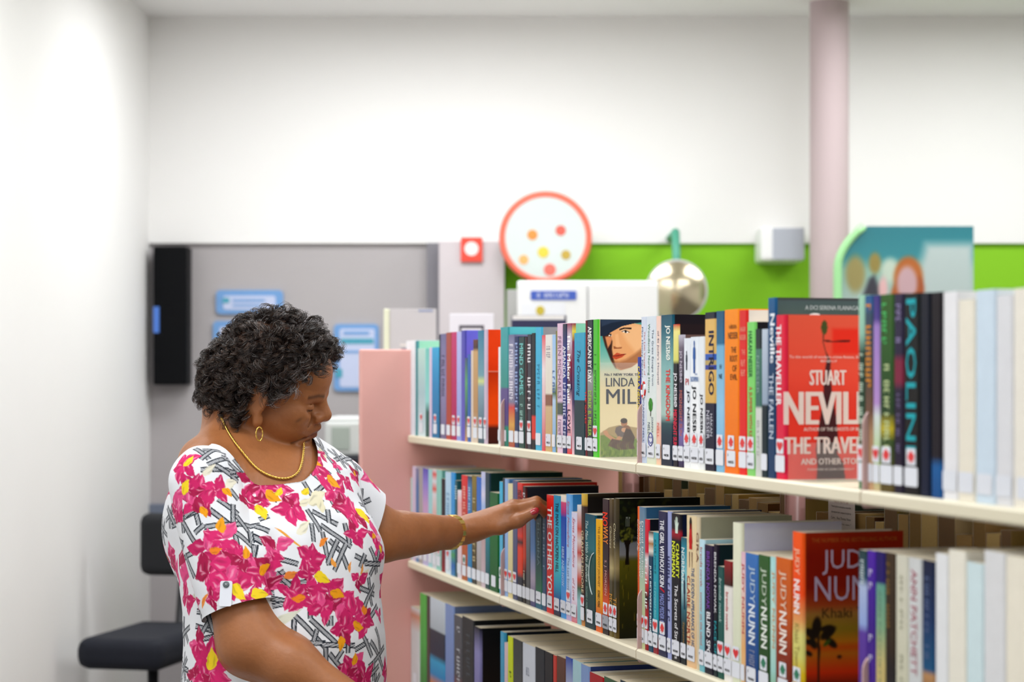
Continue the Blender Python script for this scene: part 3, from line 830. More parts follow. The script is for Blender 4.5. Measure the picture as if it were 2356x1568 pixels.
Bk(1385.5, 1401, 1146, 'dark plum book turning orange with red capitals', [(0, '#2f1a24'), (.5, '#2a1a22'), (.62, '#7a2418'), (.78, '#e0521a'), (.85, '#d9481a'), (.87, '#1a1416'), (1, '#2a1a1a')], texts=[('NO', .1, .2, .1, .85, '#f03a20', 'B'), ('WAY', .2, .33, .2, .9, '#e88a3a', 'b'), ('S. J. MORDEN', .45, .71, .3, .7, '#e0b0a8')], st='XC', code='MORD')
Bk(1401, 1410, 1146, 'brown gold book with faded script', [(0, '#5a4a2c'), (.15, '#3a3024'), (.4, '#6a5c3c'), (.5, '#b0a070'), (.6, '#4a4028'), (.8, '#3f3a1c'), (1, '#6a5a28')], texts=[('Choices', .2, .36, .25, .75, '#d9cfa8', 'i'), ('MO', .69, .78, .15, .9, '#d89a3a')], st='LC', code='MONR')
bk_tree = Bk(1410, 1419.6, 1145, 'dark book showing a tree on its cover', [(0, '#4a4028'), (.3, '#2a2820'), (.5, '#8a7a50'), (.6, '#3a3420'), (1, '#5a4a20')], '#1a2010', texts=[('Choices', .18, .36, .25, .75, '#d9cfa8', 'i'), ('TRI', .71, .8, .15, .9, '#d89a3a')], st='LC', code='MONR', depth=0.150, hard=True)
# middle shelf, third bay
Bk(1466, 1470.5, 1164, 'thin orange book with white script', [(0, '#e8601c'), (1, '#e2541a')], '#e8601c', texts=[('Celeste Ng', .09, .32, .1, .9, '#f6e6d8', 'i'), ('Everything I never told you', .36, .74, .2, .8, '#8a2a10', 'i')], st='LC', bay=0, depth=0.15)
Bk(1470.5, 1483, 1164.5, 'sage green book with white serif lettering', [(0, '#5f7f9c'), (.3, '#7f9ca4'), (.5, '#a9bfa4'), (.75, '#bfd0a0'), (1, '#c4d09a')], [(0, '#2f5f88'), (.6, '#3a3f70'), (1, '#4a3468')], texts=[('David Nicholls', .1, .5, .5, .85, '#e6ecea'), ('Sweet Sorrow', .1, .5, .1, .45, '#e6ecea')], st='LH', code='NICH', bay=0, depth=0.15)
Bk(1483, 1491, 1193, 'short red and black book', [(0, '#d9283a'), (.25, '#c8203a'), (.3, '#e0d6da'), (.5, '#d02a30'), (.6, '#16161c'), (.8, '#d9282f'), (1, '#8a1a20')], '#10141f', texts=[('~8', .3, .7, .2, .8, '#f0f0f0', 'B')], st='LH', bay=0)
Bk(1491, 1502, 1221, 'short navy book with coffee cup', [(0, '#3a2420'), (.06, '#e8e0d6'), (.1, '#a8743c'), (.16, '#e6ded2'), (.21, '#123a56'), (1, '#10415c')], texts=[('JUST BETWEEN FRIENDS', .28, .88, .35, .75, '#e0eef2', 'B')], code='NOBL', bay=0)
Bk(1502, 1514, 1223, 'short turquoise book with faint lettering', [(0, '#1f96aa'), (.8, '#22a0b2'), (.9, '#8a1f2a'), (1, '#8a1f2a')], texts=[('KATE NOBLE', .06, .34, .35, .65, '#0f5a66'), ('~14', .38, .74, .35, .65, '#7fd0da')], st='LH', code='NOEL')
Bk(1514, 1535, 1174, 'dark indigo book with white capitals and red slash', [(0, '#23264a'), (.5, '#252850'), (1, '#1d2044')], '#8a94c4', texts=[('THE GIRL WITHOUT SKIN', .06, .52, .25, .7, '#f0f2f8', 'B'), ('/', .525, .555, .25, .75, '#c02030', 'B'), ('MADS PEDER NORDBO', .57, .88, .25, .7, '#8f9cdc', 'b')], st='LC', code='NORD', depth=0.15)
Bk(1535, 1544, 1175, 'lavender book with dark lettering', '#9aa4d4', '#1a2a5a', texts=[('~10', .3, .75, .2, .7, '#2a2e58', 'B')], code='NORM')
Bk(1544, 1566, 1179, 'black book with pale hand and lime capitals', [(0, '#15141c'), (.06, '#1a1a22'), (.1, '#1f1a20'), (.13, '#a01a2c'), (.16, '#7a1424'), (.18, '#12121a'), (1, '#0f1018')], '#101a3a', texts=[('CHARITY', .2, .43, .55, .88, '#e4f03a', 'B'), ('NORMAN', .19, .43, .12, .46, '#e4f03a', 'B'), ('The Secrets of Strangers', .48, .98, .3, .75, '#f0f0f2', 'b')], code='NORM', depth=0.15)
bk_hand = list(BOOKS.values())[-1]
Bk(1566, 1579, 1234.6, 'short teal book with standing man', [(0, '#1f5a6c'), (.1, '#2a8aa0'), (.3, '#7fc4d0'), (.4, '#a9d0d4'), (.55, '#2f6a78'), (.7, '#1a3034'), (1, '#12181c')], texts=[('NORMAN', .08, .36, .2, .75, '#e6f2f2', 'b'), ('September', .66, .9, .35, .75, '#b08a4a', 'i')], code='NORM')
bk_man = list(BOOKS.values())[-1]
Bk(1579, 1601.5, 1183.6, 'cream book with red dress and blue capitals', [(0, '#e6d2a8'), (.5, '#e6cfa2'), (1, '#e0b88a')], '#c9c0a4', texts=[('THE SUDDEN APPEARANCE OF HOPE', .34, .9, .55, .85, '#2f5a8a', 'b'), ('CLAIRE NORTH', .4, .87, .1, .42, '#a83a28', 'b')], code='NORT')
bk_red = list(BOOKS.values())[-1]
Bk(1601.5, 1608, 1188, 'sand coloured book with soft cover', '#d6c6a6', [(0, '#a8a890'), (.3, '#8f9488'), (1, '#c9b890')], texts=[('GRA', .1, .3, .2, .9, '#7a3a2a')], st='', depth=0.152)
Bk(1608, 1620, 1239, 'pale aqua book with red lower case lettering', [(0, '#bfe2ee'), (.5, '#9fd0dc'), (1, '#6fb4c0')], '#a9d4e4', texts=[('brenda novak', .06, .36, .3, .7, '#c05a4a'), ('summer on the island', .4, .8, .3, .7, '#c8786a')], code='NOVA')
Bk(1620, 1641, 1251, 'dark violet book with purple and white capitals', [(0, '#241638'), (.5, '#180f28'), (1, '#0f0f22')], '#10142a', texts=[('BRENDA NOVAK', .05, .5, .3, .65, '#7a4aa8', 'b'), ('BLIND SPOT', .52, .9, .3, .72, '#f0f0f4', 'B')], code='NOVA')
Bk(1641, 1651, 1250.6, 'black book with white and aqua capitals', [(0, '#1c1626'), (.4, '#10141c'), (1, '#0c2428')], [(0, '#0f2428'), (1, '#123438')], texts=[('BRENDA NOVAK', .06, .52, .3, .75, '#e6e6ea', 'b'), ('FACE OFF', .58, .86, .3, .8, '#2aa8b4', 'b')], code='NOVA')
Bk(1651, 1665, 1301, 'short pine green book', [(0, '#1c4f4c'), (.4, '#1f5a54'), (1, '#175044')], texts=[('brenda novak', .1, .5, .3, .7, '#b9d4ce', 'i')], st='LH', code='NOVA')
Bk(1665, 1684, 1287.4, 'short white book with dark red top', [(0, '#8a1c20'), (.1, '#6a1a1c'), (.2, '#3a1a14'), (.22, '#e6e2dc'), (1, '#e9e6e2')], texts=[('brenda novak', .26, .58, .3, .6, '#c04a50', 'b'), ('Sta', .7, .82, .2, .7, '#9ac4b0', 'i')], st='LH', code='NOVA')
Bk(1684, 1704, 1200, 'tall ivory book with white and lavender cover', [(0, '#e6e8cf'), (1, '#d9dfc4')], [(0, '#c3c6e6'), (.05, '#d6daf0'), (.4, '#b9bfe4'), (1, '#d9d9ea')], st='LH', depth=0.158, hard=True)
bk_ivory = list(BOOKS.values())[-1]
Bk(1704, 1714, 1268, 'peach book with red capitals', [(0, '#e0b8c8'), (.3, '#e8c8c0'), (.7, '#e8b070'), (1, '#f0c890')], texts=[('JUDY NUNN', .08, .6, .25, .85, '#c85a5a', 'b')], st='L')
Bk(1714, 1744, 1269.7, 'wide blue book with silver capitals', [(0, '#3a72b8'), (.4, '#2f5fa4'), (1, '#14386e')], texts=[('JUDY', .09, .36, .3, .8, '#a9bfd4', 'b'), ('NUNN', .37, .66, .3, .8, '#dfe8f0', 'B'), ('~6', .7, .9, .35, .75, '#8a90a8', 'i')], st='L', code='NUNN')
Bk(1744, 1771, 1274, 'forest green book with silver capitals', [(0, '#2f5c2a'), (.5, '#2c5426'), (1, '#1c3a1c')], '#8a7a60', texts=[('JUDY', .09, .36, .25, .75, '#bac8b4', 'b'), ('NUNN', .37, .66, .3, .8, '#e9efe6', 'B'), ('~5', .72, .84, .4, .7, '#7a8a6a', 'i')], st='LG')
Bk(1771, 1784, 1279, 'pale aqua book with pink flower lettering', [(0, '#a9dcdc'), (.5, '#bfe0d4'), (.8, '#9fd0c8'), (1, '#7aa860')], texts=[('JUDY NUNN', .1, .64, .4, .9, '#d0a070', 'b')], st='')
Bk(1784, 1820, 1279, 'wide burnt orange book with silver capitals', [(0, '#d0601a'), (.4, '#c0541a'), (.65, '#8a3018'), (1, '#4a1a14')], '#c9a070', texts=[('JUDY', .09, .36, .25, .72, '#e0c0a8', 'b'), ('NUNN', .37, .66, .28, .75, '#f2e6dc', 'B'), ('~6', .7, .85, .4, .65, '#a0604a', 'i')], st='LG')
bk_judy = Bk(1821, 1847, 1221, 'orange and yellow hardback showing cover with palm tree', [(0, '#f2560f'), (.35, '#ee4a14'), (.5, '#e09a5a'), (.58, '#d9d07a'), (.7, '#d2cf70'), (.8, '#d9b818'), (.9, '#c99a14'), (1, '#e04a10')], [(0, '#b02c06'), (1, '#c04010')], texts=[('JUDY', .09, .24, .25, .75, '#f4c0a0', 'b'), ('NUNN', .27, .46, .25, .75, '#f8f0ee', 'B'), ('Khaki Town', .52, .76, .3, .7, '#a0904a')], st='LG', hard=True, depth=0.147)
# middle shelf, fourth bay
Bk(1974, 1994, 1263, 'dark teal book turning white and purple', [(0, '#1c3a3c'), (.15, '#2a5064'), (.2, '#a9b8d9'), (.4, '#8fa4d8'), (.45, '#5a3a9a'), (1, '#4a2c84')], texts=[('~5', .05, .2, .3, .7, '#d0dcdc', 'b')], st='L', bay=1)
Bk(1994, 2014, 1264, 'purple book with white block letters', [(0, '#4a1fa0'), (.4, '#3a1c84'), (.7, '#45248c'), (1, '#a88aa0')], texts=[('~1', .1, .14, .25, .75, '#cfc8e6', 'Bh'), ('~1', .17, .21, .25, .75, '#cfc8e6', 'Bh'), ('~1', .45, .49, .25, .75, '#cfc8e6', 'Bh'), ('~1', .56, .6, .25, .75, '#cfc8e6', 'Bh')], st='', bay=1)
Bk(2014, 2036, 1266, 'navy book turning sage and yellow', [(0, '#1c1060'), (.16, '#1c1464'), (.18, '#5f9a88'), (.4, '#7fa884'), (.6, '#c9b878'), (1, '#d2b064')], texts=[('ANN PATCHETT', .2, .7, .4, .6, '#5a7a6a')], st='', bay=1)
Bk(2036, 2060, 1268.6, 'dark brown speckled book', [(0, '#3a2c1c'), (.5, '#2f2418'), (.6, '#1f1c1c'), (.8, '#2a2a30'), (1, '#1a2a6a')], texts=[('~8', .05, .4, .2, .45, '#8a6a34', 'b')], st='', bay=1)
Bk(2060, 2088.6, 1274, 'cream book with grey lettering', [(0, '#d2d0c0'), (1, '#c9c8ac')], texts=[('~12', .1, .8, .4, .6, '#a0a088')], st='', bay=1)
Bk(2089, 2120, 1280, 'white book with soft red capitals', '#cfd2d2', texts=[('ANN PATCHETT', .06, .6, .25, .7, '#b06a78', 'b')], st='', bay=1)
Bk(2121, 2149, 1286, 'deep blue book with brown foot', [(0, '#141d38'), (.3, '#12305c'), (.55, '#14507a'), (.58, '#b8895a'), (.7, '#6a4424'), (1, '#1a1410')], texts=[('~11', .08, .5, .3, .6, '#5a6a90', 'b')], st='', bay=1)
Bk(2151, 2180, 1270, 'white paperback at the near end', '#e6e8ea', '#e0e4e8', st='L', bay=1)
Bk(2181, 2222, 1262, 'ivory paperback at the near end', '#ece8da', '#ece8dc', st='LH', bay=1)
Bk(2223, 2262, 1290, 'pale aqua paperback at the near end', '#d2e6ea', '#d9eaee', st='L', bay=1)
Bk(2263, 2312, 1264, 'pale grey paperback at the near end', '#dfe0e2', '#e4e5e8', st='L', bay=1)
Bk(2313, 2388, 1275, 'cream paperback at the near end', '#efe9d8', '#f0ebe0', st='LH', bay=1)

# third shelf
Cc = lambda *a, **k: book('C', *a, **k)
Cc(936, 945, 1393, 'navy and orange book', [(0, '#1f2a4a'), (.5, '#5a3a3a'), (.7, '#c05a2a'), (1, '#a84a24')], st='')
Cc(945, 965, 1393, 'white book with orange square', [(0, '#cfd0d2'), (.1, '#c8866a'), (.3, '#cfcfd0'), (1, '#d2d3d6')], st='L')
Cc(966, 981, 1362, 'tall apple green book with navy cover', [(0, '#57b04a'), (.5, '#4aa44a'), (1, '#2f7a3a')], [(0, '#14203a'), (1, '#101a2c')], st='', depth=0.16)
Cc(981, 989, 1368, 'brown grey book', '#4a403c', st='')
Cc(989, 1024, 1371, 'wide white and blue picture book', [(0, '#c9d2dc'), (.3, '#aab4bc'), (.32, '#2a3442'), (.55, '#1f2c40'), (.62, '#2a9ac8'), (.75, '#1a80b8'), (.85, '#c87a3a'), (1, '#8a8a9a')], '#aab4c4', st='L', depth=0.158)
Cc(1024, 1044, 1386, 'lavender blue book', [(0, '#7f94c4'), (1, '#6a80b4')], [(0, '#5f6f94'), (1, '#46527a')], st='L', depth=0.158)
Cc(1044, 1063, 1411.5, 'grey book with white capitals', [(0, '#55565c'), (.6, '#4a4a50'), (.8, '#8a3034'), (1, '#b0a03a')], texts=[('~8', .1, .7, .4, .75, '#b9bac0', 'b')], st='')
Cc(1063, 1090, 1415, 'wide dark grey book', [(0, '#2c2d30'), (1, '#2a2e30')], '#16181c', texts=[('~6', .15, .6, .4, .7, '#50545a', 'b')], st='', depth=0.158)
Cc(1090, 1104, 1438.7, 'black book with lavender strip', [(0, '#15161a'), (.25, '#8a86b8'), (.8, '#6a6698'), (1, '#b89a4a')], [(0, '#14171a'), (.5, '#201a18'), (1, '#1a1210')], st='', depth=0.158, hard=True)
Cc(1150, 1160, 1450.5, 'teal blue hardback', [(0, '#3f9ac0'), (1, '#4a94b8')], '#122030', st='', bay=-1, hard=True)
Cc(1160, 1168, 1476, 'pale pink book', '#dcc0c4', st='')
Cc(1168, 1180, 1461, 'bright lime yellow book', [(0, '#d2e01a'), (1, '#c4d414')], '#3a3d42', texts=[('~8', .3, .9, .35, .7, '#5a6a10', 'b')], st='')
Cc(1180, 1202, 1466, 'mottled charcoal book', [(0, '#3a3d40'), (.5, '#4a4a48'), (1, '#33343a')], '#1c2230', st='')
Cc(1202, 1231, 1476, 'wide white book with small grey lettering', [(0, '#ccd2dc'), (1, '#d2d6de')], '#c0c4cc', texts=[('~4', .2, .27, .3, .6, '#8a90a0', 'h'), ('~6', .33, .4, .25, .75, '#8a90a0', 'h'), ('~7', .46, .53, .25, .75, '#8a90a0', 'h')], st='')
Cc(1231, 1253, 1486, 'dark brown grey book', [(0, '#23252c'), (1, '#2a2a30')], st='')
Cc(1253, 1272, 1496, 'near black book', [(0, '#201c20'), (1, '#1a1a20')], '#2a2420', st='')
Cc(1272, 1280, 1505, 'thin red book', [(0, '#c8382c'), (1, '#a83028')], '#8a6a4a', st='')
Cc(1280, 1300.7, 1506, 'brown leather look book', [(0, '#6a4030'), (.5, '#3a2018'), (1, '#4a2418')], st='')
Cc(1300.7, 1316, 1508, 'royal blue and white book', [(0, '#2a4aa8'), (.3, '#c8d0e4'), (1, '#9aa8d0')], '#2a4a9a', st='')
Cc(1316, 1336, 1515, 'pale blue hardback with red letters', [(0, '#a9cfd8'), (1, '#9cc4d4')], '#4a8a90', texts=[('MA', .35, .8, .3, .7, '#a83a44', 'b')], st='', hard=True)
Cc(1336, 1355, 1525, 'lilac blue book', [(0, '#7f9ccc'), (1, '#8a86c0')], '#2f3f78', st='')
Cc(1355, 1389, 1544, 'wide crimson hardback', [(0, '#a8141c'), (1, '#94101a')], '#7a1018', texts=[('T', .3, .36, .3, .6, '#e0b0a0', 'bh')], st='', hard=True)
Cc(1389, 1425, 1554, 'wide green floral book', [(0, '#3a5a3c'), (.5, '#54703f'), (1, '#3a4a34')], '#2f4a4a', st='')
Cc(1426, 1450, 1562, 'dark blue green book', '#1c2c3a', st='')

# ---- printed covers
def paint_linda(u, v):
    p = Paint(u, v, 215, 1007, 137, 1352)
    p.grad([(137, '#2f9088'), (330, '#4aa79c'), (480, '#86bfae'), (600, '#d9d6b4'), (760, '#f0dca8'), (1000, '#f4e2b2'), (1352, '#efdcae')])
    p.poly([(430, 600), (520, 560), (560, 540), (700, 700), (620, 640), (480, 620)], '#e9d9b4')
    p.poly([(235, 280), (250, 330), (300, 430), (330, 520), (380, 570), (430, 590), (520, 575), (600, 520), (700, 420), (720, 200), (500, 160), (300, 220)], '#e8a56c', soft=6)
    p.poly([(235, 280), (262, 370), (320, 500), (372, 570), (345, 480), (330, 400), (335, 330), (300, 260)], '#3a2018', soft=14)
    p.poly([(262, 290), (300, 285), (332, 300), (318, 350), (290, 390)], '#d98a58', soft=12)
    p.poly([(400, 200), (600, 180), (700, 260), (660, 420), (560, 420), (480, 330)], '#f2bd88', a=.8, soft=40)
    p.poly([(345, 370), (385, 385), (430, 380), (425, 392), (350, 396)], '#9a5430', soft=6)
    p.poly([(362, 270), (392, 262), (405, 340), (420, 375), (370, 380)], '#f0b27a', soft=10)
    p.poly([(330, 500), (360, 560), (430, 585), (540, 565), (640, 470), (640, 380), (560, 440), (470, 490), (400, 510)], '#8a5030', a=.6, soft=30)
    p.poly([(335, 460), (380, 430), (420, 440), (470, 440), (430, 470), (370, 490), (340, 478)], '#c2492c', soft=5)
    p.line([(340, 458), (400, 456), (468, 440)], 3, '#6a2014')
    p.line([(410, 225), (455, 212), (520, 215)], 7, '#3a2318')
    p.line([(275, 262), (320, 268)], 6, '#2a1710')
    p.ell(465, 243, 34, 11, '#f4e6d8', ang=8)
    p.ell(468, 243, 12, 11, '#2c2420')
    p.line([(428, 243), (465, 230), (505, 250)], 3, '#3a2318')
    p.ell(312, 278, 18, 6, '#efe0d2')
    p.ell(318, 278, 7, 6, '#2c2420')
    p.poly([(205, 285), (262, 285), (330, 245), (430, 196), (560, 168), (760, 150), (1007, 150), (1007, 137), (215, 137)], '#1d2738', soft=3)
    p.poly([(230, 200), (330, 165), (500, 140), (215, 137)], '#2c3a50', soft=12)
    p.poly([(400, 590), (520, 560), (590, 520), (640, 700), (560, 640), (460, 640), (420, 610)], '#e6dcc0', soft=6, a=.9)
    # couple on the grass
    p.poly([(215, 1140), (300, 1090), (400, 1070), (520, 1085), (700, 1110), (1007, 1090), (1007, 1200), (215, 1200)], '#b39a68', soft=6)
    p.poly([(215, 1160), (300, 1150), (420, 1200), (600, 1190), (1007, 1150), (1007, 1352), (215, 1352)], '#6f8a2c', soft=8)
    p.poly([(370, 1090), (410, 1075), (470, 1090), (500, 1120), (480, 1180), (390, 1170), (360, 1130)], '#6f5f58', soft=4)
    p.ell(452, 1050, 32, 36, '#b97a50')
    p.ell(450, 1032, 34, 24, '#3a2418')
    p.ell(478, 1105, 40, 34, '#8a5a38', ang=20)
    p.ell(450, 1112, 26, 20, '#dba47a')
    p.poly([(470, 1100), (520, 1110), (560, 1180), (540, 1260), (470, 1260), (430, 1200)], '#4a2f20', soft=5)
    p.poly([(240, 1120), (280, 1115), (300, 1150), (370, 1190), (400, 1165), (430, 1180), (380, 1240), (300, 1260), (320, 1200), (260, 1160)], '#cf9468', soft=5)
    p.poly([(290, 1250), (330, 1190), (440, 1210), (540, 1230), (560, 1280), (400, 1290)], '#5a3a2c', soft=6)
    p.grass(1180, 1300, '#a8b848', 2, .7, .2)
    p.grass(1200, 1352, '#3f5a18', 5, .6, .25)
    return p.c


cover_face(bk_linda, 150, 220, paint_linda)
LU = lambda z: (z - 215) / 792.0
LV = lambda z: (z - 137) / 1215.0
cover_text(bk_linda, 'No.1 NEW YORK TIMES BESTSELLER', LU(280), LU(860), LV(612), LV(634), '#2a2a3a', 0.015)
cover_text(bk_linda, 'LINDA LAEL', LU(292), LU(800), LV(652), LV(728), '#1f2438', 0.005)
cover_text(bk_linda, 'MILLER', LU(296), LU(900), LV(752), LV(882), '#1f2438', 0.004)


def paint_neville(u, v):
    p = Paint(u, v, 650, 1443, 205, 1360)
    p.grad([(205, '#ea5a42'), (600, '#ee4e3a'), (900, '#f03c2e'), (1360, '#ee3a2c')])
    p.poly([(1000, 300), (1443, 300), (1443, 480), (1000, 480)], '#ee3020', soft=30)
    p.ell(937, 292, 26, 50, '#4a5028')
    p.poly([(922, 340), (934, 340), (932, 400), (950, 460), (985, 520), (985, 560), (955, 620), (968, 540), (940, 450), (925, 400)], '#5a3328', soft=3)
    p.line([(935, 385), (1000, 390), (1140, 386)], 5, '#3a1a18')
    p.poly([(955, 520), (985, 520), (985, 640), (998, 740), (1035, 950), (1050, 1100), (1040, 1180), (1090, 1250), (1105, 1360), (875, 1360), (880, 1260), (868, 1150), (895, 980), (925, 800), (935, 640)], '#4a2226', soft=5)
    return p.c


cover_face(bk_neville, 110, 150, paint_neville)
NU = lambda z: (z - 650) / 793.0
NV = lambda z: (z - 205) / 1155.0
for s_, a_, b_, c_, d_, bo in (('STUART', 838, 1115, 592, 698, .02), ('NEVILLE', 645, 1400, 745, 975, .02), ('THE TRAVELLER', 645, 1420, 1062, 1180, .02), ('AND OTHER STORIES', 770, 1290, 1212, 1255, .012), ('AUTHOR OF THE GHOSTS OF BELFAST', 790, 1300, 995, 1020, .005), ('To the world of modern crime fiction, Stuart Neville is', 680, 1400, 490, 512, 0), ('FOREWORD BY JOHN CONNOLLY', 820, 1180, 1282, 1302, .0), ('~9', 920, 1046, 522, 538, 0)):
    cover_text(bk_neville, s_, NU(a_), NU(b_), NV(c_), NV(d_), '#f4dcd6', bo)
w_, d_, h_ = bk_fallen['_dims']
cover_text(bk_fallen, 'A DCI SERENA FLANAGAN NOVEL', .28, .98, .042, .066, '#b4bcc0', .012)
cover_text(bk_fallen, 'Stuart', .32, .9, .085, .16, '#e9ecee', .02)


def paint_tree(u, v):
    p = Paint(u, v, 725, 1475, 205, 1440)
    p.grad([(205, '#0f1712'), (520, '#141c12'), (600, '#6f7a80'), (700, '#7f868a'), (735, '#5a5c3c'), (760, '#5a5a14'), (1000, '#3c3f10'), (1440, '#15180c')])
    for k in range(170):
        r1, r2 = random.random(), random.random()
        x = 725 + 480 * r1
        y = 215 + 380 * r2
        p.ell(x, y, 30, 16, random.choice(['#0d120c', '#11190e', '#1d2810', '#2c3414', '#0f140e']), random.random() * 180, .5, .8)
    for k in range(26):
        p.ell(735 + 110 * random.random(), 470 + 120 * random.random(), 16, 9, '#5f6420', random.random() * 180, .6, .8)
    p.poly([(760, 570), (838, 570), (815, 620), (812, 700), (815, 790), (775, 790), (785, 700), (780, 630)], '#12110c', soft=4)
    for k in range(60):
        x = 725 + 750 * random.random()
        y = 800 + 600 * random.random()
        p.line([(x, y), (x + 14 * (random.random() - .5), y - 30 - 50 * random.random())], 2.5, random.choice(['#8a7a18', '#6f6a14', '#2a300c']), .5)
    return p.c


cover_face(bk_tree, 110, 150, paint_tree)
cover_text(bk_tree, '~2', .1, .17, .13, .2, '#6f7a70', 0, .3)


def paint_judy(u, v):
    p = Paint(u, v, 235, 1095, 360, 1800)
    p.grad([(360, '#a82808'), (560, '#8f1806'), (800, '#8a1804'), (950, '#a04018'), (1020, '#9a6a2c'), (1150, '#8a7018'), (1250, '#b06a10'), (1300, '#b84808'), (1350, '#b06010'), (1500, '#c02c06'), (1600, '#6a1806'), (1800, '#2a0c06')])
    p.poly([(332, 1180), (350, 1180), (362, 1300), (352, 1568), (340, 1800), (322, 1800), (338, 1500)], '#2a1a0c', soft=6)
    for cx_, cy_, rx, ry, an in ((330, 1130, 42, 85, 5), (280, 1180, 60, 34, 40), (265, 1250, 45, 24, 20), (430, 1180, 80, 38, -35), (460, 1260, 60, 30, 40), (420, 1140, 60, 26, -10), (300, 1260, 50, 30, 60), (260, 1340, 36, 20, 30)):
        p.ell(cx_, cy_, rx, ry, '#1f160c', an, .35)
    p.ell(420, 1260, 40, 18, '#3a4a10', -40, .5)
    p.ell(530, 1378, 22, 16, '#3a1c0c', 0, .5)
    return p.c


cover_face(bk_judy, 90, 150, paint_judy)
JU = lambda z: (z - 235) / 860.0
JV = lambda z: (z - 360) / 1440.0
for s_, a_, b_, c_, dd_, co in (('JUDY', 400, 860, 503, 705, '#c9b4cc'), ('NUNN', 335, 960, 718, 918, '#c0aec8'), ('Khaki Town', 398, 960, 975, 1058, '#4a3414'), ('THE NUMBER ONE BESTSELLING AUTHOR', 310, 1040, 404, 440, '#c8642a')):
    cover_text(bk_judy, s_, JU(a_), JU(b_), JV(c_), JV(dd_), co, 0.0)
cover_text(bk_ivory, 'NEW YORK TIMES BESTSELLER', .35, .98, .24, .262, '#5a6080', .01)
# small printed figures on spines
def spine_print(root, name, pts, cx_, t, sx, sz, colr):
    w, d, h = root['_dims']
    me = poly_me([(x * sx, z * sz) for x, z in pts])
    return obj(name, me, ink(colr), root, (cx_ * w, -0.0006, h * (1 - t)))


DRESS = [(-.25, .5), (.3, .5), (.35, .2), (.5, -.05), (.42, -.1), (.3, .1), (.4, -.25), (-.4, -.25), (-.3, .1), (-.42, -.1), (-.5, -.05), (-.35, .2)]
spine_print(bk_red, 'printed_dress', DRESS, .48, .165, .0155, .052, '#c01a1a')
spine_print(bk_red, 'printed_hair', [(-.35, -.5), (.35, -.5), (.45, .1), (.2, .5), (-.2, .5), (-.45, .1)], .48, .05, .011, .018, '#1f1414')
for sx_ in (.36, .62):
    spine_print(bk_red, 'printed_leg', [(-.5, .5), (.5, .5), (.2, -.5), (-.2, -.5)], sx_, .29, .003, .024, '#5a1c18')
HANDP = [(-.3, -.5), (.3, -.5), (.34, -.1), (.5, .12), (.42, .2), (.28, .04), (.26, .46), (.16, .46), (.12, .08), (.06, .5), (-.06, .5), (-.06, .08), (-.14, .46), (-.24, .44), (-.2, .04), (-.38, .3), (-.46, .26), (-.32, -.08)]
spine_print(bk_hand, 'printed_hand', HANDP, .62, .075, .019, .026, '#cfe0d2')
MAN = [(-.12, .32), (-.2, .36), (-.18, .46), (0, .5), (.18, .46), (.2, .36), (.12, .32), (.4, .24), (.46, -.06), (.3, -.08), (.3, -.5), (.04, -.5), (0, -.14), (-.04, -.5), (-.3, -.5), (-.3, -.08), (-.46, -.06), (-.4, .24)]
spine_print(bk_man, 'printed_man', MAN, .72, .42, .0085, .056, '#23344a')
bks = list(BOOKS.values())
for r in bks:
    if 'blue man figure' in r['label']:
        spine_print(r, 'printed_man', MAN, .5, .15, .012, .05, '#2a5aa0')
    if 'cut black capitals' in r['label']:
        spine_print(r, 'printed_man', MAN, .5, .17, .008, .03, '#3a4452')
    if 'green and navy serif' in r['label']:
        spine_print(r, 'printed_tree', [(.5 * math.cos(a) * (1 + .1 * math.sin(7 * a)), .5 * math.sin(a)) for a in [k * .314 for k in range(20)]], .48, .6, .020, .022, '#3a8a2c')
        spine_print(r, 'printed_trunk', [(-.2, .5), (.2, .5), (.5, -.5), (-.3, -.5)], .48, .635, .004, .02, '#3a3020')
        ring = [(.5 * math.cos(a), .5 * math.sin(a)) for a in [k * .2618 for k in range(24)]]
        spine_print(r, 'smiley_sticker', ring, .5, .835, .024, .024, '#e8eaf2')
        w, d, h = r['_dims']
        c0 = Vector((.5 * w, -0.0009, h * (1 - .835)))
        obj('smiley_outline', tube_me([[c0 + Vector((.0105 * math.cos(a), 0, .0105 * math.sin(a))) for a in [k * .3142 for k in range(20)]]], 0.0009, 4, True), ink('#2a2f8a'), r)
        obj('smiley_mouth', tube_me([[c0 + Vector((.006 * math.cos(a), 0, .006 * math.sin(a))) for a in [math.pi + .3 + k * .32 for k in range(8)]]], 0.0007, 4), ink('#2a2f8a'), r)
        for sx_ in (-.0035, .0035):
            obj('smiley_eye', tube_me([[c0 + Vector((sx_, 0, .002)), c0 + Vector((sx_, 0, .005))]], 0.0009, 4), ink('#2a2f8a'), r)
    if 'red and navy serif' in r['label']:
        w, d, h = r['_dims']
        c0 = Vector((.55 * w, -0.0006, h * (1 - .5)))
        for k in range(8):
            a0 = k * math.pi / 4
            obj('lifebuoy_segment', tube_me([[c0 + Vector((.0085 * math.cos(a0 + q * .196), 0, .0125 * math.sin(a0 + q * .196))) for q in range(5)]], 0.002, 4), ink('#d23a34' if k % 2 else '#f2f2f2'), r)
w, d, h = bk_arc['_dims']
c0 = Vector((w * 1.0, -0.0008, h * (1 - .52)))
obj('printed_arc', tube_me([[c0 + Vector((.034 * math.cos(a) * 1.0, 0, .034 * math.sin(a) * 1.15)) for a in [math.radians(100 + k * 16) for k in range(10)]]], 0.0012, 4), ink('#cfe0e0'), bk_arc)

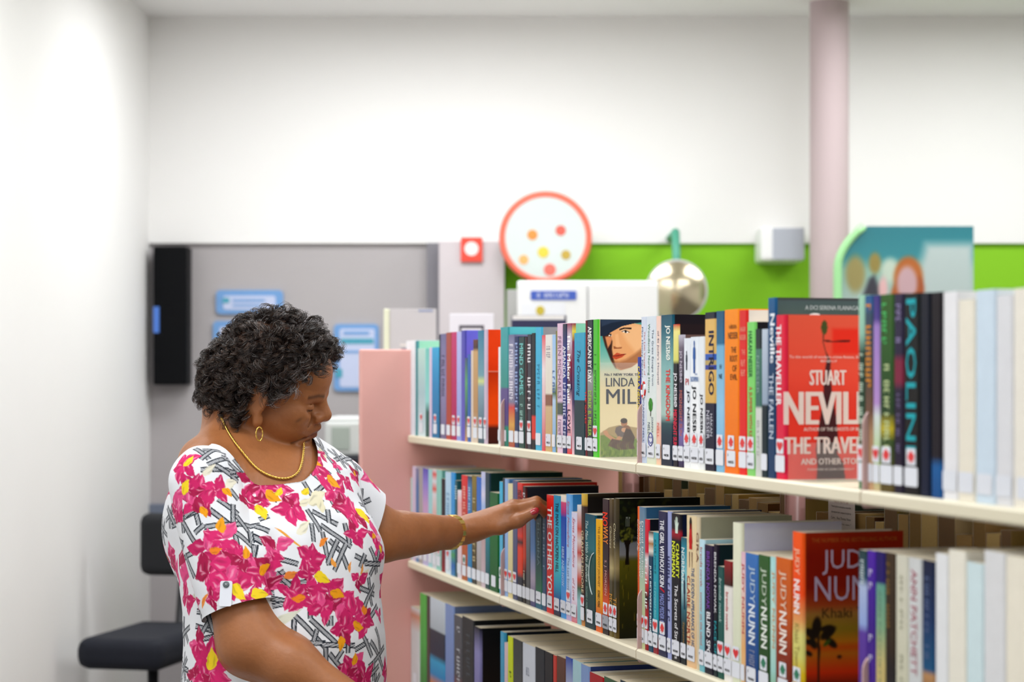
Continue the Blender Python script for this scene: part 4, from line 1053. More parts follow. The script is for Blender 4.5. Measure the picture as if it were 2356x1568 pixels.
# clear bookend stand under the lime green book and under the red hardback
for k, (r, nm) in enumerate(((bk_linda, 'clear plastic bookend holding the lime green book'), (bk_neville, 'clear plastic bookend holding the glossy red hardback'))):
    w, d, h = r['_dims']
    e = empty('bookend', r.location + XLv * (w + 0.0025), RZ)
    tag(e, nm, 'bookend', 'clear bookends')
    gm = mat('clear_plastic', '#f4f8f8', 0.08)
    if 'Mix Shader' not in gm.node_tree.nodes:
        nt2 = gm.node_tree
        tr_ = nt2.nodes.new('ShaderNodeBsdfTransparent')
        mx_ = nt2.nodes.new('ShaderNodeMixShader')
        mx_.inputs[0].default_value = 0.07
        nt2.links.new(tr_.outputs[0], mx_.inputs[1])
        nt2.links.new(nt2.nodes['Principled BSDF'].outputs[0], mx_.inputs[2])
        nt2.links.new(mx_.outputs[0], nt2.nodes['Material Output'].inputs[0])
    bm = box_me(0, 0.0016, 0.003, 0.135, 0.0, 0.165 if k == 0 else 0.05, 0.0005)
    obj('upright_plate', bm, gm, e)
    obj('foot_plate', box_me(0.0018, 0.075, 0.003, 0.12, 0.0, 0.0016, 0.0004), gm, e)

# books of the other side, seen from behind through the gap: page edges and boards
rear_cols = ['#8a6a34', '#c9b48a', '#6a4a2c', '#b09060', '#7a2a26', '#a08a50', '#d2c090', '#4a5a4a', '#94713c', '#c0a468', '#5a3a28', '#b89a5c', '#8f7a3c', '#2f4a5c', '#a8843f']
rear_names = ['ochre', 'sand', 'brown', 'tan', 'maroon', 'khaki', 'straw', 'grey green', 'bronze', 'gold', 'dark brown', 'buff', 'olive', 'slate blue', 'amber']
t = -1.0
k = 0
while t < 1.45:
    w = 0.028 + 0.028 * random.random()
    bayk = math.floor((t + w) / BAY)
    if abs((t + w / 2) - round((t + w / 2) / BAY) * BAY) < w / 2 + 0.004:
        t += w + 0.01
        continue
    h = 0.205 + 0.058 * random.random()
    c = rear_cols[k % len(rear_cols)]
    root = empty('book', B(t + w, 0.305 + 0.15, ZS[1] + LIP), RZ + math.pi)
    obj('jacket', jacket_me(w, 0.15, h, c, c, c, False), M_cover, root)
    obj('page_block', box_me(0.0007, w - 0.0007, 0.004, 0.1495, 0.0005, h - 0.0005), mat('yellowed_pages_%d' % (k % 4), ('#a5824a', '#84642f', '#bd9f62', '#6f5230')[k % 4], 0.85, noise=0.12, scale=300), root)
    tag(root, '%s book behind the middle shelf, page edges this way, %s from the left' % (rear_names[k % len(rear_cols)], ORD[k]), 'book', 'books on the far side')
    t += w + 0.0015
    k += 1
note = poly_me(round_rect(-0.035, 0.035, -0.03, 0.03, 0.001), 0.0006)
tn = tpx(1925, 0.29)
nt_ = empty('paper_note', B(tn, 0.298, zpx(1185, tn, 0.298)), RZ)
tag(nt_, 'white printed page standing behind the middle shelf', 'paper')
obj('sheet', poly_me(round_rect(-0.05, 0.05, -0.16, 0.032, 0.001), 0.0006), mat('note_paper', '#cfc3c0', 0.7), nt_)
for q, s_ in enumerate(('Praise for Then We Take', '"Cleverly gift for atmosphere, memorable', 'planning has been compared to John le', 'Carre ... Ross Thomas. Never', 'end up on his own."')):
    obj('printed_line', text_me(s_, 0.075 if q else 0.055, 0.0042 if q else 0.005), ink('#2a2224' if q else '#8a2a2a'), nt_, (0.0, -0.0006, 0.022 - q * 0.009))
# ------------------------------------------------------------------ things in the background
def flat_box(name, px0, px1, py0, py1, d, th, m, parent=None, bev=0.004, org=None):
    """upright board with its front at distance d, seen between px0..px1 and py0..py1"""
    o = org or Vector((0, 0, 0))
    return obj(name, box_me(wx(px0, d) - o.x, wx(px1, d) - o.x, d - o.y, d + th - o.y, wz(py1, d) - o.z, wz(py0, d) - o.z, bev), m, parent)


# dark screen on the left wall side
t = empty('wall_screen', (wx(392, 7.1), 7.1, wz(885, 7.1)))
tag(t, 'dark flat screen panel on the back wall in the left corner', 'screen')
o0 = t.location
flat_box('panel', 352, 430, 566, 885, 7.1, 0.1, mat('black_plastic', '#08090c', 0.5, spec=0.1), t, 0.006, o0)
flat_box('lit_picture', 353, 366, 705, 765, 7.098, 0.002, mat('screen_blue', '#3f6ab8', 0.4, emit=0.4), t, 0, o0)

# blue signs on the grey wall
M_sblue = mat('sign_blue', '#6f9fd6', 0.4, noise=0.06, scale=14)
M_spale = mat('sign_pale', '#c3cdea', 0.4)
M_steal = mat('sign_teal', '#46a0b8', 0.4)


def wall_sign(label, px0, px1, py0, py1, inner, bands):
    d = YB - 0.012
    t = empty('wall_sign', (wx((px0 + px1) / 2, d), d, wz(py1, d)))
    tag(t, label, 'sign', 'blue wall signs')
    cx_, cz_ = (px0 + px1) / 2, py1
    s = d / FPX
    rr = lambda a, b, c, e, r: round_rect((a - cx_) * s, (b - cx_) * s, (cz_ - e) * s, (cz_ - c) * s, r)
    obj('board', poly_me(rr(px0, px1, py0, py1, 0.015), 0.011), M_sblue, t)
    a, b, c, e = inner
    obj('inner_panel', poly_me(rr(a, b, c, e, 0.008), 0.001), M_spale, t, (0, -0.0015, 0))
    for (a, b, c, e, m) in bands:
        obj('printed_band', poly_me(rr(a, b, c, e, 0.003), 0.0006), m, t, (0, -0.0025, 0))


wall_sign('small wide pale blue sign high on the grey wall above the woman', 497, 651, 667, 722, (514, 634, 680, 712), [(512, 528, 685, 697, M_steal), (535, 610, 688, 694, M_sblue), (535, 600, 700, 705, M_sblue)])
wall_sign('tall blue sign partly hidden behind the curly hair', 490, 640, 738, 962, (505, 625, 752, 905), [(492, 516, 920, 958, M_steal)])
wall_sign('tall blue and white sign between the hair and the pink panel', 768, 871, 745, 899, (782, 862, 756, 890), [(784, 860, 778, 791, M_steal), (772, 788, 848, 868, M_steal), (790, 850, 762, 770, M_sblue), (790, 856, 806, 812, M_sblue)])

# red sign on the pier
t = empty('red_sign', (wx(1085, 7.07), 7.07, wz(602, 7.07)))
tag(t, 'small red square sign with white disc on the pale pier', 'sign')
flat_box('plate', 1060, 1110, 545, 602, 7.066, 0.012, mat('sign_red', '#e8432f', 0.4), t, 0.002, t.location)
obj('white_disc', poly_me([(0.024 * math.cos(a), 0.024 * math.sin(a)) for a in [k * .2618 for k in range(24)]], 0.001), mat('sign_white', '#f4e8e6', 0.5), t, (0, -0.006, 0.045))

# round board with red rim
d = 7.0
t = empty('round_board', (wx(1255, d), d, wz(546, d)))
tag(t, 'round pale board with red rim and coloured spots on the green wall', 'board')
s = d / FPX
R0 = 99 * s
obj('disc', poly_me([(R0 * 0.97 * math.cos(a), R0 * 0.97 * math.sin(a)) for a in [k * math.pi / 24 for k in range(48)]], 0.02), mat('board_pale', '#c9d2cf', 0.5), t)
ring = [Vector((R0 * math.cos(a), 0.008, R0 * math.sin(a))) for a in [k * math.pi / 24 for k in range(48)]]
obj('rim', tube_me([ring], 0.013, 8, True), mat('rim_red', '#e86a52', 0.45), t)
for (px, py, r, c) in ((1205, 597, 11, '#e8a860'), (1250, 580, 13, '#d9c23a'), (1302, 586, 11, '#b89a3a'), (1265, 620, 14, '#e06a5c'), (1225, 540, 12, '#d98a3a'), (1290, 530, 12, '#cf5a4a')):
    obj('spot', poly_me([(r * s * math.cos(a), r * s * math.sin(a)) for a in [k * .3927 for k in range(16)]], 0.001), mat('spot_' + c[1:], c, 0.5), t, ((px - 1255) * s, -0.002, (546 - py) * s))
struct(obj('trim_3', box_me(wx(1150, 7.0), wx(1360, 7.0), 7.022, YB, wz(560, 7.0), wz(532, 7.0), 0.004), M_white))

# convex mirror with bracket
d = 6.8
s = d / FPX
t = empty('convex_mirror', (wx(1557, d), d, wz(668, d)))
tag(t, 'round convex mirror on the green wall beside the white cupboard', 'mirror')
R1 = 68 * s
prof = []
for k in range(11):
    a = math.radians(38 * k / 10)
    rr = R1 / math.sin(math.radians(38))
    prof.append((max(rr * math.sin(a), 0.0001), -(rr * math.cos(a) - rr * math.cos(math.radians(38)))))
me = lathe_me(prof, 40, 'y')
obj('dome', me, mat('mirror_silver', '#d6c9ac', 0.22, metal=1.0), t)
obj('rim', tube_me([[Vector((R1 * math.cos(a), 0.004, R1 * math.sin(a))) for a in [k * math.pi / 20 for k in range(40)]]], 0.006, 8, True), mat('mirror_rim', '#b9b8b4', 0.5), t)
obj('bracket', tube_me([[Vector((0, 0.01, R1 * 0.3)), Vector((0, 0.02, R1 + 0.02)), Vector((0, 0.06, R1 + 0.1)), Vector((0, YB - d, R1 + 0.1))]], 0.014, 8), mat('teal_bracket', '#4a9a80', 0.5), t)

# white box on the green wall
t = empty('wall_box', (wx(1800, 6.98), 6.98, wz(600, 6.98)))
tag(t, 'white box with grey front mounted high on the green wall', 'wall box')
flat_box('housing', 1750, 1852, 520, 600, 7.0, 0.2, mat('white_plastic', '#f2f2f2', 0.4), t, 0.012, t.location)
flat_box('front_grille', 1778, 1850, 524, 597, 6.996, 0.004, mat('grille_grey', '#b4b9c4', 0.6), t, 0.001, t.location)

# big picture sign behind the near books
d = 6.6
s = d / FPX
t = empty('picture_sign', (wx(2080, d), d, wz(760, d)))
tag(t, 'large rounded picture sign with a red haired figure behind the near books', 'sign')


def paint_poster(u, v):
    p = Paint(u, v, 1935, 2240, 520, 780)
    p.grad([(520, '#1d6f7a'), (590, '#2a7d86'), (620, '#7fa89a'), (700, '#a4b4ae'), (780, '#9aa8a4')])
    p.poly([(2130, 560), (2240, 560), (2240, 780), (2100, 780), (2110, 640)], '#aab8b6', soft=25)
    p.ell(1968, 630, 22, 42, '#8f844e', 0, .5)
    p.ell(2013, 605, 14, 24, '#8a7a3a', 0, .5)
    p.poly([(1985, 680), (2000, 640), (2012, 632), (2022, 660), (2025, 700), (2020, 780), (1975, 780)], '#2f2f3a', soft=9)
    p.ell(2048, 622, 20, 28, '#b4c4b4', 0, .6)
    p.ell(2032, 665, 10, 28, '#d4a8a8', 0, .6)
    p.ell(2090, 642, 34, 52, '#a85a1c', 0, .25)
    p.ell(2068, 668, 16, 30, '#a0521c', 20, .4)
    p.ell(2115, 665, 12, 30, '#9a4a1c', 0, .4)
    p.ell(2087, 652, 23, 40, '#b8979c', 0, .35)
    p.poly([(2060, 700), (2120, 700), (2150, 780), (2040, 780)], '#c9b4b0', soft=12)
    return p.c


nx, ny = 80, 70
u, v = np.meshgrid(np.arange(nx) / (nx - 1), np.arange(ny) / (ny - 1))
rgb = paint_poster(u, v)
pxs, pys = 1935 + u * 305, 520 + v * 260
# rounded left edge
lim = 1935 + 60 * np.clip((620 - pys) / 100, 0, 1) ** 2
pxs = np.maximum(pxs, lim + u * 1.0)
vs = np.stack([(pxs.ravel() - 2080) * s, np.zeros(u.size), (760 - pys.ravel()) * s], 1)
idx = np.arange(nx * ny).reshape(ny, nx)
f = np.stack([idx[1:, :-1], idx[1:, 1:], idx[:-1, 1:], idx[:-1, :-1]], -1).reshape(-1, 4)
me = bpy.data.meshes.new('poster')
me.from_pydata(vs.tolist(), [], f.tolist())
me.update()
set_point_colors(me, lin_arr(rgb.reshape(-1, 3)))
obj('printed_picture', me, mat('poster_print', rough=0.4, attr='Col'), t)
edge = [Vector(((1935 + 60 * max(0, min(1, (620 - y) / 100)) ** 2 - 8 - 2080) * s, 0.0, (760 - y) * s)) for y in range(520, 781, 13)]
obj('pale_green_edge', tube_me([edge], 0.014, 8), mat('edge_green', '#9fdc9a', 0.5), t)
obj('backing', box_me((1995 - 2080) * s, (2238 - 2080) * s, 0.004, 0.03, (760 - 778) * s, (760 - 522) * s, 0.003), mat('sign_white', '#f4e8e6', 0.5), t)
obj('stand_pole', lathe_me([(0.012, -wz(760, d)), (0.012, 0.1)], 12), mat('stand_grey', '#9a9a9e', 0.5), t, (0, 0.05, 0))

# white cupboard
d = 6.4
t = empty('cupboard', (wx(1340, d), d, 0))
tag(t, 'tall white metal cupboard with blue sign in front of the green wall', 'cupboard')
M_wm = mat('white_enamel', '#f3f4f4', 0.35)
x0, x1, zt = wx(1190, d), wx(1515, d), wz(645, d)
o0 = t.location
obj('body', box_me(x0 - o0.x, x1 - o0.x, 0.012, 0.5, 0.0, zt, 0.006), M_wm, t)
xm = (x0 + x1) / 2
obj('door', box_me(x0 - o0.x + 0.003, xm - o0.x - 0.002, -0.006, 0.011, 0.08, zt - 0.01, 0.003), M_wm, t)
obj('door', box_me(xm - o0.x + 0.002, x1 - o0.x - 0.003, -0.006, 0.011, 0.08, zt - 0.01, 0.003), M_wm, t)
obj('side_panel', box_me(wx(1166, 6.62) - o0.x, x0 - o0.x - 0.001, 0.2, 0.5, 0.0, zt - 0.02, 0.003), mat('grey_enamel', '#a9a9a6', 0.5), t)
s = d / FPX
sg = obj('blue_sign', poly_me(round_rect(wx(1221, d) - o0.x, wx(1326, d) - o0.x, wz(690, d), wz(669, d), 0.004), 0.002), mat('sign_royal', '#3f5fc0', 0.4), t, (0, -0.0085, 0))
obj('sign_lettering', text_me('~9', 0.1, 0.014), ink('#dfe4f6'), sg, (wx(1272, d) - o0.x, -0.001, wz(679, d)))
obj('notice', poly_me(round_rect(wx(1200, d) - o0.x, wx(1300, d) - o0.x, wz(790, d), wz(696, d), 0.002), 0.001), mat('notice_paper', '#eef0f6', 0.5), t, (0, -0.0075, 0))
obj('yellow_mark', poly_me([(wx(1243, d) - o0.x + 10 * s * math.cos(a), wz(714, d) + 11 * s * math.sin(a)) for a in [k * .3927 for k in range(16)]], 0.001), mat('mark_yellow', '#cdb83a', 0.5), t, (0, -0.009, 0))

# low display shelf with things on it
d = 5.75
t = empty('display_shelf', (wx(1110, d), d, 0))
tag(t, 'low cream display shelf behind the pink end panel', 'shelf')
o0 = t.location
zt = wz(862, d)
obj('top', box_me(wx(880, d) - o0.x, wx(1340, d) - o0.x, -0.05, 0.25, zt - 0.025, zt, 0.003), M_cream, t)
for px in (884, 1110, 1336):
    obj('side', box_me(wx(px, d) - o0.x - 0.01, wx(px, d) - o0.x + 0.01, -0.04, 0.24, 0, zt - 0.025, 0.002), M_cream, t)


def disp(name, label, cat, loc):
    e = empty(name, loc)
    tag(e, label, cat, 'things on the display shelf')
    return e


e = disp('display_book', 'upright cream hardback on the display shelf above the pink panel', 'book', (wx(950, d), d, zt))
w2, h2 = 108 * d / FPX, (862 - 710) * d / FPX
b = obj('cover', box_me(-w2 / 2, w2 / 2, 0, 0.004, 0, h2, 0.001), mat('grey_cover', '#cfcbcd', 0.4), e)
obj('page_block', box_me(-w2 / 2 + 0.002, w2 / 2 - 0.004, 0.0045, 0.03, 0.003, h2 - 0.004), M_pages, e)
obj('spine', box_me(-w2 / 2 - 0.016, -w2 / 2, -0.006, 0.034, 0, h2, 0.003), mat('cream_spine', '#eef0d4', 0.4), e)
obj('printed_band', box_me(-w2 / 2 + 0.03, w2 / 2 - 0.01, -0.0012, -0.0002, h2 * .36, h2 * .4), mat('band_pinkish', '#d0b4ac', 0.5), e)
obj('printed_band', box_me(-w2 / 2 + 0.03, w2 / 2 - 0.01, -0.0012, -0.0002, h2 * .44, h2 * .47), mat('band_white', '#efe8e2', 0.5), e)
obj('blue_mark', box_me(w2 / 2 - 0.05, w2 / 2 - 0.01, -0.0012, -0.0002, h2 - 0.008, h2 - 0.003), mat('mark_blue', '#8f9cc0', 0.5), e)
e = disp('sign_holder', 'white sign holder with small dark framed picture on the display shelf', 'sign holder', (wx(1085, d), d, zt))
w2, h2 = 102 * d / FPX, (862 - 721) * d / FPX
obj('sheet', box_me(-w2 / 2, w2 / 2, 0, 0.006, 0, h2, 0.002), mat('sheet_white', '#eceaf2', 0.4), e)
fr = obj('dark_frame', box_me(-w2 * .28, w2 * .28, -0.002, -0.0003, h2 * .3, h2 * .81, 0.0005), mat('frame_dark', '#4a4450', 0.5), e)
obj('frame_picture', box_me(-w2 * .23, w2 * .23, -0.003, -0.0022, h2 * .33, h2 * .76), mat('sheet_white', '#eceaf2', 0.4), e)
obj('foot', box_me(-w2 / 2, w2 / 2, -0.03, 0.05, 0, 0.003, 0.001), mat('sheet_white', '#eceaf2', 0.4), e)
e = disp('display_book', 'navy hardback with white page edge tilted back on the display shelf', 'book', (wx(1240, d), d + 0.05, zt))
w2, h2 = 128 * d / FPX, (862 - 734) * d / FPX
obj('cover', box_me(-w2 / 2, w2 / 2, -0.002, 0.004, 0, h2, 0.001), mat('navy_cover', '#23254e', 0.4), e)
obj('page_block', box_me(-w2 / 2 + 0.003, w2 / 2 - 0.006, 0.0045, 0.04, 0.003, h2 + 0.012), mat('bright_pages', '#f2f0ec', 0.7), e)
obj('cover', box_me(-w2 / 2, w2 / 2, 0.0405, 0.044, 0, h2 + 0.014, 0.001), mat('navy_cover', '#23254e', 0.4), e)

# dark cabinet with a white machine behind the woman
d = 6.3
t = empty('cabinet', (wx(790, d), d, 0))
tag(t, 'dark navy cabinet between the woman and the pink panel', 'cabinet')
o0 = t.location
zt = wz(1050, d)
M_navy = mat('navy_laminate', '#161c2a', 0.5)
obj('body', box_me(wx(690, d) - o0.x, wx(900, d) - o0.x, 0.012, 0.45, 0.06, zt - 0.02, 0.003), M_navy, t)
obj('top', box_me(wx(686, d) - o0.x, wx(904, d) - o0.x, -0.008, 0.46, zt - 0.0195, zt, 0.003), M_navy, t)
for a, b in ((692, 794), (796, 898)):
    dr = obj('door', box_me(wx(a, d) - o0.x, wx(b, d) - o0.x, -0.004, 0.0115, 0.07, zt - 0.024, 0.003), M_navy, t)
    obj('handle', box_me(wx((a + b) / 2, d) - o0.x - 0.03, wx((a + b) / 2, d) - o0.x + 0.03, -0.014, -0.0045, zt - 0.1, zt - 0.088, 0.002), mat('handle_grey', '#8a8d94', 0.4, metal=.7), dr)
obj('plinth', box_me(wx(694, d) - o0.x, wx(896, d) - o0.x, 0.03, 0.44, 0, 0.06), M_navy, t)
t = empty('printer', (wx(790, d), d + 0.04, zt))
tag(t, 'white office machine with grey green front on the dark cabinet', 'printer')
M_pr = mat('printer_white', '#d6dad8', 0.45)
sx = d / FPX
obj('housing', box_me(-46 * sx, 60 * sx, 0, 0.3, 0.002, 80 * sx, 0.008), M_pr, t)
obj('front_panel', box_me(-30 * sx, 12 * sx, -0.004, -0.0005, 14 * sx, 68 * sx, 0.002), mat('printer_greygreen', '#a9b4ac', 0.5), t)
obj('lid', box_me(-40 * sx, 58 * sx, 0.02, 0.29, 80.5 * sx, 90 * sx, 0.006), mat('lid_white', '#e2e4e2', 0.45), t)
# ------------------------------------------------------------------ smooth solids: blended primitives sampled on a grid, then skinned
class Solid:
    def __init__(s):
        s.ops = []

    def add(s, kind, fn, c, r, k):
        s.ops.append((kind, fn, np.array(c, float), float(r), float(k)))

    def ell(s, c, r, k=0.015, R=None, op='u'):
        c, r = np.array(c, np.float32), np.array(r, np.float32)
        Rm = None if R is None else np.array(R, np.float32)

        def fn(p):
            q = p - c
            if Rm is not None:
                q = q @ Rm
            a = np.linalg.norm(q / r, axis=-1)
            b = np.linalg.norm(q / (r * r), axis=-1)
            return a * (a - 1) / np.maximum(b, 1e-9)
        s.add(op, fn, c, r.max(), k)

    def cone(s, a, b, ra, rb, k=0.012, op='u', flat=None):
        a, b = np.array(a, np.float32), np.array(b, np.float32)
        ab = b - a
        L2 = np.float32(ab @ ab)
        ra, rb = np.float32(ra), np.float32(rb)

        def fn(p):
            q = p - a
            t = np.clip((q @ ab) / L2, 0, 1)
            d = q - t[..., None] * ab
            if flat is not None:
                n, f = flat
                dn = d @ n
                d = d + np.multiply.outer(dn * (f - 1), n)
            return np.linalg.norm(d, axis=-1) - (ra + (rb - ra) * t)
        s.add(op, fn, (a + b) / 2, np.sqrt(L2) / 2 + max(ra, rb), k)

    def chain(s, pts, rad, k=0.006):
        for i in range(len(pts) - 1):
            s.cone(pts[i], pts[i + 1], rad[i], rad[i + 1], k if i else k * 1.6)

    def loft(s, levels, C, T, L, k=0.02, shrink=0.0):
        zs = [l[0] for l in levels]
        fw = [l[1] for l in levels]
        A_ = [l[2] - shrink for l in levels]
        B_ = [l[3] - shrink for l in levels]
        C, T, L = np.array(C, np.float32), np.array(T, np.float32), np.array(L, np.float32)

        def fn(p):
            z = p[..., 2]
            q = p[..., :2] - C
            zz = z[0, 0, :]
            f = q @ T - np.interp(zz, zs, fw).astype(np.float32)
            l = q @ L
            a, b = np.interp(zz, zs, A_).astype(np.float32), np.interp(zz, zs, B_).astype(np.float32)
            n = np.sqrt((f / a) ** 2 + (l / b) ** 2)
            d = (n - 1) * np.minimum(a, b)
            d = np.maximum(d, z - zs[-1])
            return np.maximum(d, zs[0] - z)
        c = (C[0], C[1], (zs[0] + zs[-1]) / 2)
        s.add('u', fn, c, max(0.3, (zs[-1] - zs[0]) / 2 + 0.1), k)

    def mesh(s, lo, hi, h):
        lo, hi = np.array(lo, float), np.array(hi, float)
        n = np.ceil((hi - lo) / h).astype(int) + 1
        D = np.full(n, 0.05, np.float32)
        ax = [lo[i] + h * np.arange(n[i]) for i in range(3)]
        for kind, fn, c, r, k in s.ops:
            m = r + k + 2.5 * h + 0.004
            i0 = np.clip(np.floor((c - m - lo) / h).astype(int), 0, n)
            i1 = np.clip(np.ceil((c + m - lo) / h).astype(int) + 1, 0, n)
            if np.any(i1 <= i0):
                continue
            sl = tuple(slice(i0[i], i1[i]) for i in range(3))
            X, Y, Z = np.meshgrid(*[ax[i][sl[i]] for i in range(3)], indexing='ij')
            d = fn(np.stack([X, Y, Z], -1).astype(np.float32)).astype(np.float32)
            a = D[sl]
            if kind == 'u':
                hh = np.clip(0.5 + 0.5 * (a - d) / k, 0, 1)
                D[sl] = a + (d - a) * hh - k * hh * (1 - hh)
            else:
                hh = np.clip(0.5 - 0.5 * (a + d) / k, 0, 1)
                D[sl] = a + (-d - a) * hh + k * hh * (1 - hh)
        return nets(D, lo, h)


def nets(D, lo, h):
    ins = D < 0
    cs = [(i, j, k) for i in (0, 1) for j in (0, 1) for k in (0, 1)]
    nx, ny, nz = [q - 1 for q in D.shape]
    anyi = np.zeros((nx, ny, nz), bool)
    alli = np.ones((nx, ny, nz), bool)
    for i, j, k in cs:
        q = ins[i:i + nx, j:j + ny, k:k + nz]
        anyi |= q
        alli &= q
    idx = np.argwhere(anyi & ~alli)
    N = len(idx)
    num = np.full((nx, ny, nz), -1, np.int32)
    num[tuple(idx.T)] = np.arange(N)
    acc = np.zeros((N, 3))
    cnt = np.zeros(N)
    for a in cs:
        for axn in range(3):
            if a[axn] == 1:
                continue
            b = list(a)
            b[axn] = 1
            da = D[idx[:, 0] + a[0], idx[:, 1] + a[1], idx[:, 2] + a[2]]
            db = D[idx[:, 0] + b[0], idx[:, 1] + b[1], idx[:, 2] + b[2]]
            m = (da < 0) != (db < 0)
            t = da[m] / (da[m] - db[m])
            p = np.tile(np.array(a, float), (m.sum(), 1))
            p[:, axn] += t
            acc[m] += p
            cnt[m] += 1
    V = lo + h * (idx + acc / cnt[:, None])
    F = []
    for axn in range(3):
        s0 = [slice(1, -1)] * 3
        s1 = [slice(1, -1)] * 3
        s0[axn] = slice(0, -1)
        s1[axn] = slice(1, None)
        a, b = ins[tuple(s0)], ins[tuple(s1)]
        e = np.argwhere(a != b)
        fl = a[tuple(e.T)]
        o = np.array([1, 1, 1])
        o[axn] = 0
        e = e + o
        u, v = (axn + 1) % 3, (axn + 2) % 3
        du, dv = np.zeros(3, int), np.zeros(3, int)
        du[u], dv[v] = 1, 1
        q = [num[tuple((e - du - dv).T)], num[tuple((e - dv).T)], num[tuple(e.T)], num[tuple((e - du).T)]]
        q = np.stack(q, 1)
        q[~fl] = q[~fl][:, ::-1]
        F.append(q)
    F = np.concatenate(F)
    F = F[(F >= 0).all(1)]
    return V, F


def np_mesh(V, F, smooth=True):
    me = bpy.data.meshes.new('solid')
    me.vertices.add(len(V))
    me.vertices.foreach_set('co', np.asarray(V, np.float32).ravel())
    F = np.asarray(F, np.int32)
    k = F.shape[1]
    me.loops.add(F.size)
    me.loops.foreach_set('vertex_index', F.ravel())
    me.polygons.add(len(F))
    me.polygons.foreach_set('loop_start', np.arange(0, F.size, k, dtype=np.int32))
    me.update(calc_edges=True)
    if smooth:
        me.polygons.foreach_set('use_smooth', [True] * len(me.polygons))
    me.validate()
    return me


# ------------------------------------------------------------------ the woman: where her body is
YAW = math.radians(40)
TF = np.array([math.sin(YAW), -math.cos(YAW)])       # her chest faces right and towards us
LF = np.array([math.cos(YAW), math.sin(YAW)])        # her left
CB = W(620, 1075, 3.6)
CB2 = np.array([CB.x, CB.y])


def bt(f, l, z):
    q = CB2 + TF * f + LF * l
    return np.array([q[0], q[1], z])


LEVELS = [(0.80, .04, .155, .19), (.95, .05, .155, .187), (1.03, .052, .155, .182), (1.10, .038, .158, .178), (1.17, .02, .163, .176), (1.23, .004, .158, .174), (1.28, -.003, .138, .168), (1.32, -.005, .112, .155), (1.355, -.012, .085, .12), (1.385, -.022, .06, .075), (1.41, -.03, .045, .05)]
RSH = np.array(W(472, 1108, 3.47))
REL = np.array(W(572, 1478, 3.40))
RWR = np.array(W(905, 1668, 3.34))
LSH = np.array(W(766, 1118, 3.70))
LEL = np.array(W(872, 1232, 3.74))
LWR = np.array(W(1068, 1222, 3.87))

# head frame: x forward, y her left, z up
HC = np.array(W(628, 850, 3.585))
pit, yaw, rol = math.radians(20), math.radians(-7), math.radians(-14)
Rm = Matrix.Rotation(yaw, 3, 'Z') @ Matrix.Rotation(pit, 3, 'Y') @ Matrix.Rotation(-rol, 3, 'X')
HR = np.array(Rm)


def hp(x, y, z):
    return HC + HR @ np.array([x, y, z], float)


S = Solid()
S.loft(LEVELS, CB2, TF, LF, 0.02, shrink=0.010)
# shoulders, trapezius, neck
S.cone(bt(-.03, -.03, 1.365), RSH + [0.0, 0.0, 0.0], .048, .050, .03)
S.cone(bt(-.03, .03, 1.365), LSH, .048, .048, .03)
NB = bt(-.032, -.018, 1.345)
S.cone(hp(-.050, 0, -.045), NB, .052, .056, .03)
S.cone(hp(-.045, 0, -.06), bt(-.008, -.018, 1.31), .036, .038, .03)
S.cone(hp(-.07, -.01, -.03), bt(-.075, -.02, 1.35), .045, .062, .035)
S.cone(bt(-.055, -.03, 1.37), bt(-.02, -.12, 1.335), .045, .045, .03)
# head
S.ell(hp(0, 0, .002), (.1, .077, .088), .02, HR)
S.ell(hp(.045, 0, .015), (.0555, .060, .05), .02, HR)
S.ell(hp(.048, 0, -.045), (.053, .056, .06), .02, HR)
S.ell(hp(.08, 0, -.078), (.027, .034, .032), .014, HR)
S.ell(hp(.048, 0, -.098), (.030, .034, .017), .012, HR)
S.cone(hp(.03, 0, -.092), hp(-.02, 0, -.095), .024, .034, .016)
S.ell(hp(.0765, 0, -.1005), (.0185, .021, .018), .012, HR)
for sg in (-1, 1):
    S.cone(hp(.073, sg * .012, -.1), hp(.0, sg * .054, -.066), .016, .021, .016)
    S.ell(hp(.055, sg * .036, -.068), (.038, .026, .034), .016, HR)
    S.ell(hp(.07, sg * .043, -.043), (.026, .019, .020), .014, HR)
    S.ell(hp(.099, sg * .031, -.030), (.017, .018, .0105), .010, HR, 's')
    S.cone(hp(.0945, sg * .012, -.013), hp(.080, sg * .044, -.010), .0085, .008, .010)
    S.ell(hp(.0825, sg * .031, -.031), (.0145, .015, .0125), .004, HR)
    S.cone(hp(.0985, sg * .019, -.0335), hp(.090, sg * .045, -.034), .0012, .001, .002, 's')
    S.cone(hp(.0955, sg * .020, -.024), hp(.088, sg * .044, -.024), .001, .001, .002, 's')
    S.ell(hp(.1030, sg * .0145, -.0515), (.0112, .0085, .0092), .0035, HR)
    S.cone(hp(.0915, sg * .0235, -.042), hp(.093, sg * .0245, -.058), .0028, .0028, .004, 's')
    S.ell(hp(.113, sg * .007, -.0585), (.006, .0035, .004), .003, HR, 's')
    S.cone(hp(.099, sg * .022, -.052), hp(.084, sg * .034, -.085), .003, .002, .006, 's')
    S.cone(hp(.104, 0, -.0705), hp(.088, sg * .022, -.086), .0068, .0045, .006)
    S.cone(hp(.1005, 0, -.0865), hp(.087, sg * .020, -.0925), .0068, .0048, .006)
    S.cone(hp(.114, 0, -.0785), hp(.092, sg * .024, -.0905), .0022, .0022, .004, 's')
    S.cone(hp(.092, sg * .025, -.0905), hp(.078, sg * .036, -.102), .0024, .0020, .005, 's')
    S.cone(hp(.105, 0, -.096), hp(.095, sg * .015, -.097), .003, .002, .006, 's')
S.cone(hp(.0975, 0, -.019), hp(.1115, 0, -.0445), .0075, .0128, .008)
